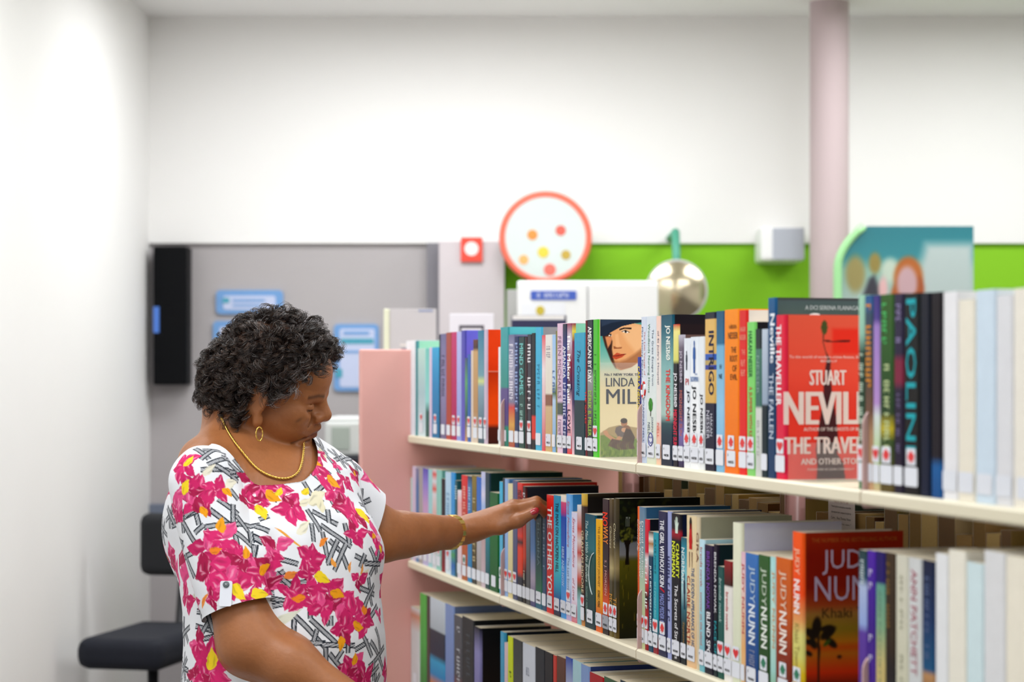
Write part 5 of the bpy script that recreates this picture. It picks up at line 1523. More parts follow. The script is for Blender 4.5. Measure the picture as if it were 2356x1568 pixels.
# ears
for sg in (-1, 1):
    Er = HR @ np.array(Matrix.Rotation(math.radians(sg * 18), 3, 'Z') @ Matrix.Rotation(math.radians(12), 3, 'Y'))
    S.ell(hp(.010, sg * .077, -.036), (.019, .0075, .032), .005, Er)
    S.ell(hp(.013, sg * .086, -.034), (.011, .005, .02), .003, Er, 's')
    S.ell(hp(.019, sg * .078, -.070), (.0095, .0065, .014), .006, HR)
# chin folds
for gr in ([hp(.020, -.062, -.122), hp(.048, -.036, -.136), hp(.070, .0, -.136)],):
    for g0, g1 in zip(gr, gr[1:]):
        S.cone(g0, g1, .0065, .0065, .012, 's')
# right arm (near us), forearm crossing below the frame
S.chain([RSH, RSH * .45 + REL * .55, REL], [.050, .0495, .045], .02)
S.chain([REL, REL * .7 + RWR * .3 + np.array([0, 0, .004]), RWR], [.038, .039, .021], .03)
# left arm (reaching)
S.chain([LSH, LEL], [.050, .042], .02)
FO = LEL * .7 + LWR * .3
S.chain([LEL, FO, LEL * .45 + LWR * .55, LEL * .2 + LWR * .8, LWR], [.0365, .0350, .0300, .0240, .0205], .03)


# hands
def hand_points(*pts):
    return [np.array(W(*p)) for p in pts]


kn = hand_points((1172, 1176, 3.835), (1180, 1166, 3.858), (1178, 1168, 3.880), (1168, 1180, 3.898))
for m_, r_ in zip(kn, (.0125, .013, .012, .011)):
    S.cone(LWR + (m_ - LWR) * .12 + np.array([0, 0, .002]), m_, .0185, r_ * 1.12, .014)
S.cone(LWR, LWR * .35 + kn[1] * .65 + np.array([0, 0, -.012]), .022, .020, .014)
FINGERS = [
    [kn[0], W(1232, 1161, 3.848), W(1256, 1178, 3.872), W(1262, 1196, 3.886)],
    [kn[1], W(1234, 1154, 3.872), W(1262, 1170, 3.895), W(1270, 1190, 3.905)],
    [kn[2], W(1228, 1158, 3.898), W(1256, 1172, 3.915), W(1264, 1190, 3.925)],
    [kn[3], W(1208, 1172, 3.918), W(1232, 1182, 3.930), W(1240, 1196, 3.938)],
]
for fp, r_ in zip(FINGERS, (.0105, .0105, .010, .009)):
    S.chain([np.array(q) for q in fp], [r_ * 1.1, r_, r_ * .9, r_ * .74], .005)
TH_ = hand_points((1100, 1216, 3.855), (1150, 1211, 3.828), (1192, 1198, 3.820), (1228, 1179, 3.826))
S.chain(TH_, [.017, .0135, .0112, .0092], .010)
S.cone(TH_[0], kn[0] * .6 + TH_[1] * .4, .013, .009, .012)
S.cone(np.array(W(1075, 1210, 3.845)), TH_[1], .004, .0035, .006)
# right hand below the frame
dR = (RWR - REL) / np.linalg.norm(RWR - REL)
RP = RWR + dR * .085
S.cone(RWR, RP, .024, .028, .014, flat=(np.array([0, 1, 0.]), 1.5))
for k in range(4):
    b_ = RP + np.array([-.006, 0, .024 - .016 * k])
    l_ = (.034, .038, .036, .028)[k]
    S.chain([b_, b_ + dR * l_, b_ + dR * l_ * 1.75 + np.array([0, .012, -.012]), b_ + dR * l_ * 2.1 + np.array([0, .026, -.024])], [.0105, .0095, .0088, .0078], .005)
S.chain([RWR + dR * .02 + np.array([0, 0, .012]), RWR + dR * .055 + np.array([0, -.02, .038]), RWR + dR * .09 + np.array([0, -.03, .042])], [.014, .012, .009], .008)

Vb, Fb = S.mesh((-.72, 3.24, .80), (.04, 4.02, 1.60), 0.0026)
person = empty('person', (CB.x, CB.y, 0))
tag(person, 'person in a floral blouse reaching for a book on the middle shelf', 'person')
ORG = np.array([CB.x, CB.y, 0.0])

# skin colour: base, lips, brows, scalp under the hair
hl = (Vb - HC) @ HR
sk = np.tile(np.array(hx('#a0653b')), (len(Vb), 1))
nz = np.array([math.sin(a * 61) * math.sin(b * 57 + 1) * math.sin(c * 67 + 2) for a, b, c in Vb])
sk *= (1 + 0.06 * nz)[:, None]


def mixc(mask, colr, a=1.0):
    global sk
    m = (np.clip(mask, 0, 1) * a)[:, None]
    sk = sk * (1 - m) + np.array(hx(colr)) * m


inhead = np.linalg.norm(Vb - HC, axis=1) < .17
lipm = np.exp(-(((hl[:, 0] - .104) / .014) ** 2 + (hl[:, 1] / .02) ** 2 + ((hl[:, 2] + .0785 + np.abs(hl[:, 1]) * .5) / .0095) ** 2)) * inhead
mixc(lipm * 1.3, '#6e3a30', .75)
brow = np.exp(-(((hl[:, 2] + .006 + np.abs(np.abs(hl[:, 1]) - .03) * .15) / .0035) ** 2)) * (np.abs(np.abs(hl[:, 1]) - .03) < .02) * (hl[:, 0] > .06) * inhead
mixc(brow, '#3a2418', .75)
lash = np.exp(-(((hl[:, 2] + .034) / .0018) ** 2)) * (np.abs(np.abs(hl[:, 1]) - .032) < .014) * (hl[:, 0] > .075) * inhead
mixc(lash, '#20120c', .8)
spotm = np.exp(-(((hl[:, 0] - .084 + (hl[:, 2] + .050) * -.6) / .0028) ** 2 + ((hl[:, 2] + .050) / .006) ** 2)) * (hl[:, 1] < 0) * inhead
mixc(spotm, '#3a2218', .8)
mixc(np.exp(-(((hl[:, 0] - .090) / .009) ** 2 + ((hl[:, 2] + .054) / .007) ** 2)) * (hl[:, 1] < -.02) * inhead, '#b07a4c', .5)


def hair_zone(q):
    """>0 where hair grows (head coordinates)"""
    x, y, z = q[..., 0], q[..., 1], q[..., 2]
    line = np.where(z > .03, .085 - .25 * np.abs(y), .085 - .25 * np.abs(y) + (z - .03) * .62)
    low = -.080 + np.clip(-x - .0, 0, .1) * -.1
    front = (line - x) / .012
    bottom = (z - np.where(x > .0, -.028 - .03 * np.clip((.03 - x) / .03, 0, 1), low)) / .010
    ear_ = (np.hypot((x - .012) / .024, (z + .05) / .042) - 1) / .15
    ear_ = np.where(np.abs(y) > .045, ear_, 9.0)
    return np.minimum(np.minimum(front, bottom), ear_)


hz_ = np.clip(hair_zone(hl) + .3, 0, 1) * inhead
crown = np.exp(-(((hl[:, 0] + .01) / .035) ** 2 + ((hl[:, 1] + .035) / .03) ** 2)) * (hl[:, 2] > .04)
mixc(hz_, '#1c1512', .93)
mixc(hz_ * crown, '#5a3620', .7)
# inside of the trunk stays under the blouse: pull the hidden chest in a little
bme = np_mesh(Vb - ORG, Fb)
set_point_colors(bme, sk)
M_skin = mat('skin', rough=0.44, attr='Col', spec=0.42, noise=0.10, scale=130, bump=0.3)
_b = M_skin.node_tree.nodes['Principled BSDF']
_b.inputs['Subsurface Weight'].default_value = 0.06
_b.inputs['Subsurface Radius'].default_value = (.012, .005, .003)
body = obj('body', bme, M_skin, person)
bvh_skin = BVHTree.FromPolygons([tuple(v) for v in Vb], [tuple(f) for f in Fb])


def cast(bvh, px, py):
    o = Vector((0, 0, EYE))
    d = (W(px, py, 1.0) - o).normalized()
    return bvh.ray_cast(o, d)


# ------------------------------------------------------------------ blouse
Bs = Solid()
Bs.loft(LEVELS, CB2, TF, LF, 0.02)
Bs.cone(bt(-.02, -.03, 1.345), RSH, .056, .058, .03)
Bs.cone(bt(-.02, .03, 1.345), LSH, .056, .054, .03)
Bs.ell(bt(.085, -.075, 1.175), (.085, .085, .075), .04)
Bs.ell(bt(.085, .075, 1.175), (.085, .085, .075), .04)
Bs.ell(bt(-.10, -.06, 1.215), (.08, .10, .11), .05)
RHEM = RSH + (REL - RSH) * .80
LHEM = LSH + (LEL - LSH) * .84
Vc, Fc = Bs.mesh((-.74, 3.22, .84), (-.22, 3.95, 1.46), 0.0052)
Rs = Solid()
Rs.cone(RSH, RSH + (REL - RSH) * 1.1, .062, .067, .03)
Ls = Solid()
Ls.cone(LSH, LSH + (LEL - LSH) * 1.25, .058, .060, .03)
NT = len(Vc)
Vr, Fr = Rs.mesh((-.74, 3.22, .98), (-.40, 3.62, 1.46), 0.0052)
Vl, Fl = Ls.mesh((-.46, 3.55, 1.08), (-.20, 3.90, 1.42), 0.0052)
NR = NT + len(Vr)
Fc = np.concatenate([Fc, Fr + NT, Fl + NR])
Vc = np.concatenate([Vc, Vr, Vl])
part_id = np.concatenate([np.zeros(NT, int), np.ones(len(Vr), int), np.full(len(Vl), 2)])
# cloth folds
from mathutils import noise as mnoise
n_ = np.zeros_like(Vc)
tri = Vc[Fc]
fn_ = np.cross(tri[:, 2] - tri[:, 0], tri[:, 3] - tri[:, 1])
for k in range(4):
    np.add.at(n_, Fc[:, k], fn_)
n_ /= np.linalg.norm(n_, axis=1)[:, None] + 1e-9
disp_ = np.array([mnoise.noise(Vector((x * 9, y * 9, z * 5))) * .0045 + mnoise.noise(Vector((x * 26 + z * 14, y * 26, z * 20 - x * 12))) * .0022 for x, y, z in Vc])


def fold(a, b, wd, amp):
    a, b = np.array(a), np.array(b)
    ab = b - a
    t = np.clip(((Vc - a) @ ab) / (ab @ ab), 0, 1)
    d = np.linalg.norm(Vc - a - t[:, None] * ab, axis=1)
    return amp * np.exp(-(d / wd) ** 2) * np.sin(np.clip(t, 0.03, .97) * math.pi)


for f0, f1, w0, a0 in (((640, 1180, 3.46), (690, 1260, 3.45), .012, -.012), ((645, 1260, 3.46), (800, 1240, 3.5), .012, .006), ((650, 1300, 3.46), (810, 1290, 3.5), .01, -.006), ((640, 1350, 3.46), (830, 1330, 3.52), .012, .006), ((625, 1170, 3.42), (640, 1380, 3.4), .012, -.010), ((700, 1400, 3.46), (860, 1380, 3.55), .012, -.006), ((450, 1180, 3.44), (470, 1400, 3.45), .012, -.006), ((760, 1130, 3.5), (800, 1250, 3.52), .014, .005)):
    disp_ += fold(W(*f0), W(*f1), w0, a0)
Vc = Vc + n_ * disp_[:, None]
cme = np_mesh(Vc, Fc)
bm = bmesh.new()
bm.from_mesh(cme)
pl_ = bm.verts.layers.int.new('part')
for v_, k_ in zip(bm.verts, part_id):
    v_[pl_] = int(k_)


def cut(co, no, part, keep=None):
    """remove what lies beyond the plane on one piece of the cloth"""
    co, no = Vector(co), Vector(no).normalized()
    fs = [f for f in bm.faces if f.verts[0][pl_] == part and not (keep and keep(f.calc_center_median()))]
    es = {e for f in fs for e in f.edges}
    vs = {v for f in fs for v in f.verts}
    bmesh.ops.bisect_plane(bm, geom=list(vs) + list(es) + fs, plane_co=co, plane_no=no)
    dead = [f for f in bm.faces if f.verts[0][pl_] == part and (f.calc_center_median() - co).dot(no) > 0 and not (keep and keep(f.calc_center_median()))]
    bmesh.ops.delete(bm, geom=dead, context='FACES')


T3 = Vector((TF[0], TF[1], 0))
L3 = Vector((LF[0], LF[1], 0))
cut(RHEM, Vector(REL - RSH), 1)
cut(Vector(RSH) + L3 * .012, L3, 1, lambda c: c.z < RSH[2] + .012)
cut(Vector(LSH) - L3 * .012, -L3, 2, lambda c: c.z < LSH[2] + .012)
cut(LHEM, Vector(LEL - LSH) + Vector((.06, 0, .04)), 2)
cut((0, 0, .87), (0, 0, -1), 0)
loose = [v for v in bm.verts if not v.link_faces]
bmesh.ops.delete(bm, geom=loose, context='VERTS')
bl0 = bpy.data.meshes.new('blouse_base')
bm.to_mesh(bl0)
bm.free()
tmp = bpy.data.objects.new('blouse_base', bl0)
COL.objects.link(tmp)
sd = tmp.modifiers.new('sub', 'SUBSURF')
sd.subdivision_type = 'SIMPLE'
sd.levels = sd.render_levels = 2
bpy.context.view_layer.update()
bl = bpy.data.meshes.new_from_object(tmp.evaluated_get(bpy.context.evaluated_depsgraph_get()))
bpy.data.objects.remove(tmp, do_unlink=True)
for an_ in [a.name for a in bl.attributes if a.name == 'part']:
    bl.attributes.remove(bl.attributes[an_])
# oval neck opening
_v = np.empty(len(bl.vertices) * 3, np.float32)
bl.vertices.foreach_get('co', _v)
_v = _v.reshape(-1, 3).astype(float)
_f = np.empty(len(bl.loops), np.int32)
bl.loops.foreach_get('vertex_index', _f)
_f = _f.reshape(-1, 4)
_q = _v[:, :2] - CB2
_ff, _ll = _q @ TF - .0, _q @ LF + .020
_bb = np.where(_ff > 0, .120, .085)
_aa = np.where(_ll > 0, .092, .124)
_val = np.sqrt((_ff / _bb) ** 2 + (_ll / _aa) ** 2)
_val = np.where(_v[:, 2] > 1.24, _val, 9.0)
_edge = (_val > .985) & (_val < 1)
_sc = np.where(_edge, 1 / _val, 1.0)
_v[:, :2] = np.where(_edge[:, None], CB2 + np.outer(_ff * _sc, TF) + np.outer(_ll * _sc - .020, LF), _v[:, :2])
_val = np.where(_edge, 1.0, _val)
_f = _f[(_val[_f] >= 1).any(1) & ~((_val[_f] < 1).any(1))]
_use = np.unique(_f)
_map = np.full(len(_v), -1)
_map[_use] = np.arange(len(_use))
bpy.data.meshes.remove(bl)
bl = np_mesh(_v[_use], _map[_f])
PV = np.empty(len(bl.vertices) * 3, np.float32)
bl.vertices.foreach_get('co', PV)
PV = PV.reshape(-1, 3).astype(float)
PN = np.empty(len(bl.vertices) * 3, np.float32)
bl.vertices.foreach_get('normal', PN)
PN = PN.reshape(-1, 3).astype(float)
bvh_bl = BVHTree.FromPolygons([tuple(v) for v in Vc], [tuple(f) for f in Fc])

# ---- the print of the cloth, laid on in the cloth's own tangent planes
pc = np.tile(np.array([.80, .82, .86]), (len(PV), 1))


def anchor(px, py):
    h = cast(bvh_bl, px, py)
    if h[0] is None:
        return None
    n = h[1]
    if n.y > 0:
        n = -n
    t1 = Vector((0, 0, 1)).cross(n)
    t1.normalize()
    t2 = n.cross(t1)
    return np.array(h[0]), np.array(n), np.array(t1), np.array(t2)


CELL = .03
_ck = np.floor(PV / CELL).astype(np.int64)
_cl = _ck.min(0)
_cn = _ck.max(0) - _cl + 1
_key = ((_ck - _cl) @ np.array([_cn[1] * _cn[2], _cn[2], 1]))
_ord = np.argsort(_key, kind='stable')
_sk = _key[_ord]


def near_idx(p, R):
    lo_ = np.clip(np.floor((p - R) / CELL).astype(int) - _cl, 0, _cn - 1)
    hi_ = np.clip(np.floor((p + R) / CELL).astype(int) - _cl, 0, _cn - 1)
    out = []
    for i in range(lo_[0], hi_[0] + 1):
        for j in range(lo_[1], hi_[1] + 1):
            k0 = (i * _cn[1] + j) * _cn[2]
            a, b = np.searchsorted(_sk, [k0 + lo_[2], k0 + hi_[2] + 1])
            if b > a:
                out.append(_ord[a:b])
    return np.concatenate(out) if out else np.zeros(0, int)


def local(an, R):
    p, n, t1, t2 = an
    cd = near_idx(np.array(p), R)
    d = PV[cd] - p
    m = (np.einsum('ij,ij->i', d, d) < R * R) & (PN[cd] @ n > -.15)
    q = d[m]
    return cd[m], q @ t1, q @ t2


def lay(ii, m, colr):
    m = np.clip(m, 0, 1)[:, None]
    pc[ii] = pc[ii] * (1 - m) + np.array(colr) * m


INK = np.array(hx('#1d2530'))
GRY = np.array(hx('#a4a9ba'))
WHT = np.array([.80, .82, .86])


def stripe(ii, s, w, l, wd):
    e = .0006
    aw = np.abs(w)
    cov = np.clip((wd - aw) / e + .5, 0, 1) * np.clip((l / 2 - np.abs(s)) / e + .5, 0, 1)
    on = cov > 0
    ii, aw, cov = ii[on], aw[on], cov[on]
    lay(ii, cov, WHT * .88)
    lay(ii, cov * np.clip((aw - wd * .47) / e + .5, 0, 1), INK)
    lay(ii, cov * np.clip((.0006 - np.abs(aw - wd * .22)) / e + .5, 0, 1) * .85, INK * 1.6)


def band(x0, y0, x1, y1, wd=.0085):
    a, b = anchor(x0, y0), anchor(x1, y1)
    if a is None or b is None:
        return
    mid = anchor((x0 + x1) / 2, (y0 + y1) / 2) or a
    ab3 = b[0] - a[0]
    L = np.linalg.norm(ab3)
    if L > .25 or L < .004:
        return
    an = ((a[0] + b[0]) / 2, mid[1], mid[2], mid[3])
    ii, x, y = local(an, L / 2 + .03)
    ex, ey = ab3 @ an[2], ab3 @ an[3]
    l = math.hypot(ex, ey)
    ex, ey = ex / l, ey / l
    s = x * ex + y * ey
    w = -x * ey + y * ex
    stripe(ii, s, w, l, wd)


PK = [np.array(hx(c)) for c in ('#c81c62', '#e04a86', '#a80f48', '#d6246c', '#f2a8c4')]
YE = [np.array(hx(c)) for c in ('#f0a010', '#f2d224', '#ee8420')]


def petal(an, ang, ln, wd, colr, R=None, streak=True, seed=0):
    ii, x, y = local(an, ln * 1.15)
    ca, sa = math.cos(ang), math.sin(ang)
    s = (x * ca + y * sa) / ln
    w = (-x * sa + y * ca) + .12 * ln * np.sin(s * 3 + seed)
    wmax = wd * np.sin(np.clip(s, 0, 1) ** .75 * math.pi) * (1 + .09 * np.sin(s * 13 + seed) + .05 * np.sin(s * 29 + 2 * seed))
    m = (s > 0) & (s < 1) & (np.abs(w) < wmax + .0008)
    ii, s, w, wm = ii[m], s[m], w[m], wmax[m]
    cov = np.clip((wm - np.abs(w)) / .0008 + .5, 0, 1)
    r = w / np.maximum(wm, 1e-5)
    st = np.sin(r * 5 + seed * 3 + s * 2 + .6 * np.sin(s * 9 + seed)) * np.sin(s * 4 + seed * 2)
    base = np.array(colr)
    light = PK[4] if streak else base
    dark = base * .62
    c = base + (light - base) * np.clip(st * 1.2 - .55, 0, .85)[:, None]
    c = c + (dark - c) * np.clip(-st * 1.1 - .3, 0, .8)[:, None]
    pc[ii] = pc[ii] * (1 - cov[:, None]) + c * cov[:, None]


def flower(px, py, size, rot=0.0, n=5, seed=1, centre=True):
    an = anchor(px, py)
    if an is None:
        return
    rr = random.Random(seed)
    for k in range(n):
        a = rot + 2 * math.pi * k / n + rr.uniform(-.25, .25)
        petal(an, a, size * rr.uniform(.75, 1.15), size * rr.uniform(.26, .38), PK[rr.choice((0, 0, 1, 3, 2))], seed=rr.random() * 6)
    if centre:
        for k in range(2):
            a = rot + rr.uniform(0, 6.28)
            petal(an, a, size * .55, size * .16, YE[rr.choice((0, 1, 2))], streak=False, seed=rr.random() * 6)


def leaf(px, py, ang, ln, wd, colr, seed=0):
    an = anchor(px, py)
    if an is not None:
        petal(an, ang, ln, wd, np.array(hx(colr)), streak=False, seed=seed)


BZ = 2.536


def z4(zx, zy):
    return 363 + zx / BZ, 950 + zy / BZ


bands = [
    # right sleeve and shoulder (coordinates in the enlarged crop)
    (215, 205, 300, 270), (260, 215, 400, 240), (250, 270, 330, 215), (290, 300, 420, 265), (250, 330, 470, 350), (370, 250, 480, 350), (420, 370, 530, 345), (330, 300, 470, 400), (440, 270, 540, 380),
    (400, 420, 470, 505), (350, 500, 470, 590), (440, 530, 440, 650), (300, 560, 420, 650), (270, 665, 470, 650), (460, 645, 600, 650), (460, 600, 620, 760), (215, 700, 270, 650), (215, 560, 240, 650), (150, 610, 230, 570), (440, 660, 470, 800), (430, 680, 580, 790), (565, 770, 565, 900), (540, 690, 550, 760), (90, 640, 150, 760), (140, 560, 150, 700), (150, 640, 220, 760), (150, 760, 170, 900), (160, 880, 240, 800), (160, 820, 215, 960), (80, 660, 150, 610), (215, 560, 160, 600),
    (580, 1050, 680, 1045), (590, 620, 650, 600), (570, 660, 650, 690),
    # chest
    (850, 400, 900, 480), (920, 460, 970, 420), (890, 340, 950, 390), (930, 300, 1010, 360), (980, 240, 1060, 350), (920, 130, 960, 200), (960, 220, 1000, 180), (900, 150, 990, 240),
    (870, 560, 950, 690), (900, 570, 1050, 650), (950, 650, 1130, 780), (990, 560, 1000, 640), (895, 640, 910, 750), (960, 690, 1000, 890), (1000, 740, 1060, 800), (1060, 790, 1110, 910), (1100, 760, 1030, 920), (990, 880, 1050, 740), (1090, 640, 1120, 760), (1150, 830, 1220, 870), (1180, 900, 1210, 820), (930, 540, 960, 500), (1010, 500, 1060, 580), (640, 480, 700, 510),
    (670, 840, 820, 880), (680, 960, 740, 920), (690, 1000, 900, 980), (660, 1080, 770, 1100), (690, 930, 780, 1010), (670, 1120, 740, 1110),
    # belly
    (795, 1160, 795, 1280), (800, 1180, 980, 1370), (890, 1120, 890, 1200), (890, 1200, 1060, 1360), (830, 1340, 980, 1340), (960, 1350, 1150, 1355), (980, 1370, 980, 1500), (990, 1200, 1000, 1240), (1000, 1400, 1080, 1500), (1150, 1380, 1230, 1330), (1190, 1280, 1250, 1420), (1240, 1330, 1300, 1440), (1230, 1480, 1320, 1360), (1200, 1200, 1200, 1290), (1240, 1190, 1280, 1120), (1270, 1250, 1300, 1400), (1150, 1420, 1200, 1520), (1260, 1440, 1260, 1560), (1080, 1380, 1040, 1440), (1200, 1560, 1290, 1470), (1290, 1420, 1330, 1560), (930, 1260, 910, 1330), (1010, 1180, 1010, 1240), (1110, 1340, 1110, 1400),
    # behind the near arm
    (220, 1240, 290, 1290), (250, 1320, 330, 1290), (350, 1350, 400, 1450), (380, 1480, 430, 1430), (210, 1380, 250, 1440), (260, 1280, 230, 1340), (375, 1300, 385, 1400), (410, 1480, 405, 1560), (210, 1500, 260, 1520), (300, 1280, 330, 1240),
]
for a_, b_, c_, d_ in bands:
    band(*z4(a_, b_), *z4(c_, d_), wd=.0049)
rr_ = random.Random(3)
# leaves and twigs
for zx_, zy_, a_, l_, w_, c_ in ((250, 350, .5, .03, .006, '#e0dcc8'), (390, 430, .3, .03, .008, '#e6e2cf'), (870, 510, .2, .05, .012, '#e8e2c4'), (960, 580, 1.2, .03, .008, '#e6e0c0'), (890, 500, 3.3, .04, .006, '#e8e2c8'), (700, 1190, 0, .045, .008, '#d9dccb'), (210, 1090, 1.3, .04, .008, '#d2d0b8'), (1180, 1020, 1.0, .04, .01, '#e6e2c8'), (800, 690, .4, .04, .008, '#e6e2cc'), (960, 260, .9, .03, .008, '#e8e2c4'),
                                (670, 690, -.35, .065, .0022, '#eaa43a'), (940, 770, .35, .025, .005, '#f08a2a'), (740, 970, .4, .03, .007, '#ee8a3a'), (1035, 900, 1.7, .018, .005, '#f0a040'), (1120, 930, 1.3, .02, .003, '#f0a050'), (1180, 940, 1.1, .02, .003, '#f0a050'), (260, 1140, .9, .035, .004, '#f0903a'), (530, 500, 1.9, .02, .004, '#b8205a')):
    leaf(*z4(zx_, zy_), a_, l_, w_, c_, rr_.random() * 5)
flowers = [(150, 300, .034, .8, 5), (230, 480, .040, .2, 6), (330, 450, .030, -.6, 4), (180, 440, .032, 2.2, 5), (110, 560, .036, 4.4, 5), (560, 400, .040, .2, 5), (600, 430, .030, -1.2, 4), (700, 430, .030, 0, 4), (600, 520, .024, 1.3, 4), (530, 520, .022, 1.2, 3),
           (780, 550, .036, -.5, 5), (870, 250, .030, .9, 5), (920, 300, .034, -1.0, 4), (1030, 450, .042, .4, 6), (1090, 540, .036, -.9, 5), (1150, 600, .040, -1.2, 5), (1160, 690, .032, -1.5, 4), (1100, 400, .026, .5, 4), (1040, 300, .02, -.8, 3), (950, 235, .02, .3, 3),
           (890, 850, .038, 1.4, 5), (880, 930, .026, -1.5, 4), (690, 790, .034, .4, 3), (660, 830, .022, -.4, 3),
           (280, 800, .040, 2.9, 5), (370, 740, .036, 1.2, 4), (300, 930, .044, 3.4, 5), (440, 900, .046, 1.0, 6), (410, 980, .040, -1.0, 5), (550, 930, .038, .2, 5), (620, 940, .036, .5, 5), (640, 1010, .026, -1.2, 4), (490, 850, .028, 1.9, 4),
           (100, 900, .042, 1.9, 5), (120, 960, .036, -1.3, 5), (170, 1080, .034, -1.4, 4), (80, 830, .030, 1.8, 4), (550, 1085, .030, -.3, 4), (320, 1080, .024, 2.0, 4), (230, 1110, .024, .4, 3),
           (780, 1040, .032, 3.0, 4), (880, 1060, .042, .1, 5), (990, 1050, .044, -.4, 6), (1080, 1100, .040, -.6, 5), (1140, 1180, .044, -.2, 6), (1080, 1250, .036, -1.6, 4), (1200, 1200, .036, .6, 5), (960, 1130, .032, .3, 4), (1170, 970, .026, .4, 3), (830, 1070, .030, 2.6, 4),
           (1130, 1490, .040, .6, 5), (1200, 1540, .036, -.6, 5), (1110, 1540, .034, 2.0, 4), (290, 1450, .046, 1.3, 6), (300, 1520, .040, -1.3, 5), (480, 1480, .042, .6, 5), (530, 1530, .038, -.4, 5), (230, 1350, .03, 1.4, 4), (215, 1540, .03, 1, 4), (420, 1420, .03, 2.1, 4), (600, 1560, .03, 0, 4), (1330, 1500, .028, -1.5, 4), (1290, 1170, .02, -1.4, 3), (230, 160, .03, .4, 4)]
for i, (zx_, zy_, sz, ro, n) in enumerate(flowers):
    flower(*z4(zx_, zy_), sz * .98, ro, n, seed=i + 11, centre=False)
for zx_, zy_, a_, l_, c_ in ((150, 310, 1.2, .022, 1), (260, 540, -1.3, .02, 0), (375, 440, -.8, .02, 0), (140, 470, 1.0, .025, 1), (630, 450, -.6, .03, 0), (590, 530, -1.4, .03, 1), (890, 270, -.8, .022, 0), (990, 360, -1.0, .03, 0), (1150, 560, -1.1, .036, 1), (300, 800, .2, .02, 2), (375, 700, 1.5, .026, 0), (425, 1010, -.6, .03, 1), (590, 930, .3, .024, 0), (510, 850, 1.4, .022, 0), (910, 960, -.2, .03, 1), (1010, 1030, -.6, .028, 0), (1210, 1180, 1.2, .024, 2), (1060, 1300, -1.5, .024, 0), (1140, 1220, -.4, .026, 0), (860, 1085, 2.9, .022, 2), (550, 1080, .3, .032, 1), (300, 1500, 1.5, .036, 1), (1140, 1470, 1.4, .02, 0), (690, 480, 1, .018, 1), (840, 470, .6, .02, 1)):
    an = anchor(*z4(zx_, zy_))
    if an:
        petal(an, a_, l_ * 1.1, l_ * .32, YE[c_], streak=False, seed=zx_ % 6)
# the sides that the photograph does not show carry the same print
def rand_print(n):
    rr2 = random.Random(5)
    cand = np.nonzero((PN[:, 1] > .15))[0]
    if len(cand) == 0:
        return
    for _ in range(n):
        i = cand[rr2.randrange(len(cand))]
        nn = Vector(PN[i])
        t1 = Vector((0, 0, 1)).cross(nn)
        if t1.length < .1:
            continue
        t1.normalize()
        an = (PV[i], np.array(nn), np.array(t1), np.array(nn.cross(t1)))
        a0 = rr2.random() * 6.28
        for k in range(5):
            petal(an, a0 + 1.256 * k, .04, .013, PK[rr2.choice((0, 1, 3, 2))], seed=rr2.random() * 6)
        petal(an, a0, .02, .006, YE[rr2.choice((0, 1))], streak=False)


rand_print(45)


def fill_gaps(tries):
    rr4 = random.Random(17)
    cand = np.nonzero((PN[:, 1] < .15) & (PN[:, 2] < .9))[0]
    sub_ = cand[::25]
    for _ in range(tries):
        i = cand[rr4.randrange(len(cand))]
        dd = PV[sub_] - PV[i]
        near = sub_[np.einsum('ij,ij->i', dd, dd) < .024 ** 2]
        if len(near) < 5 or (pc[near].min(1) < .6).mean() > .12:
            continue
        nn = Vector(PN[i])
        t1 = Vector((0, 0, 1)).cross(nn)
        if t1.length < .1:
            continue
        t1.normalize()
        an = (PV[i], np.array(nn), np.array(t1), np.array(nn.cross(t1)))
        a0 = rr4.random() * 6.28
        if rr4.random() < .30:
            for k in range(4):
                petal(an, a0 + 1.57 * k + rr4.uniform(-.3, .3), rr4.uniform(.022, .034), rr4.uniform(.008, .012), PK[rr4.choice((0, 1, 3, 2, 4))], seed=rr4.random() * 6)
            petal(an, a0 + .6, .016, .005, YE[rr4.choice((0, 1))], streak=False)
        else:
            for k in range(3):
                a = a0 + k * 1.05
                o_ = rr4.uniform(-.008, .008)
                ii, x, y = local(an, .04)
                s_ = x * math.cos(a) + y * math.sin(a)
                w_ = -x * math.sin(a) + y * math.cos(a) - o_
                stripe(ii, s_, w_, .052, .0049)


fill_gaps(420)
bl.vertices.foreach_set('co', (PV - ORG).astype(np.float32).ravel())
set_point_colors(bl, pc)
bl.polygons.foreach_set('use_smooth', [True] * len(bl.polygons))
M_cloth = mat('blouse_cloth', rough=0.7, attr='Col', spec=0.25, bump=0.35, scale=55)
blouse = obj('blouse', bl, M_cloth, person)
# sleeve tab with button
an = anchor(521, 1350)
if an:
    p, n, t1, t2 = [Vector(q) for q in an]
    rotm = Matrix((t1, -n, t2)).transposed().to_4x4()
    tb = obj('sleeve_tab', poly_me(round_rect(-.010, .010, -.032, .010, .003), .0012), mat('tab_cloth', '#dfe3ec', 0.7), person)
    tb.matrix_local = Matrix.Translation(p - Vector(ORG) + n * .003) @ rotm
    bme_ = lathe_me([(0.0001, -.0012), (.004, -.0014), (.0052, -.001), (.0055, 0), (.0052, .001)], 16, 'y')
    bt_ = obj('button', bme_, mat('button_grey', '#5a6468', 0.25), tb, (0, -.0008, 0.004))
    obj('button_thread', tube_me([[(-.0015, -.0018, -.0015), (.0015, -.0018, .0015)], [(-.0015, -.0018, .0015), (.0015, -.0018, -.0015)]], .0004, 4), mat('thread', '#d9dde2', 0.8), bt_)
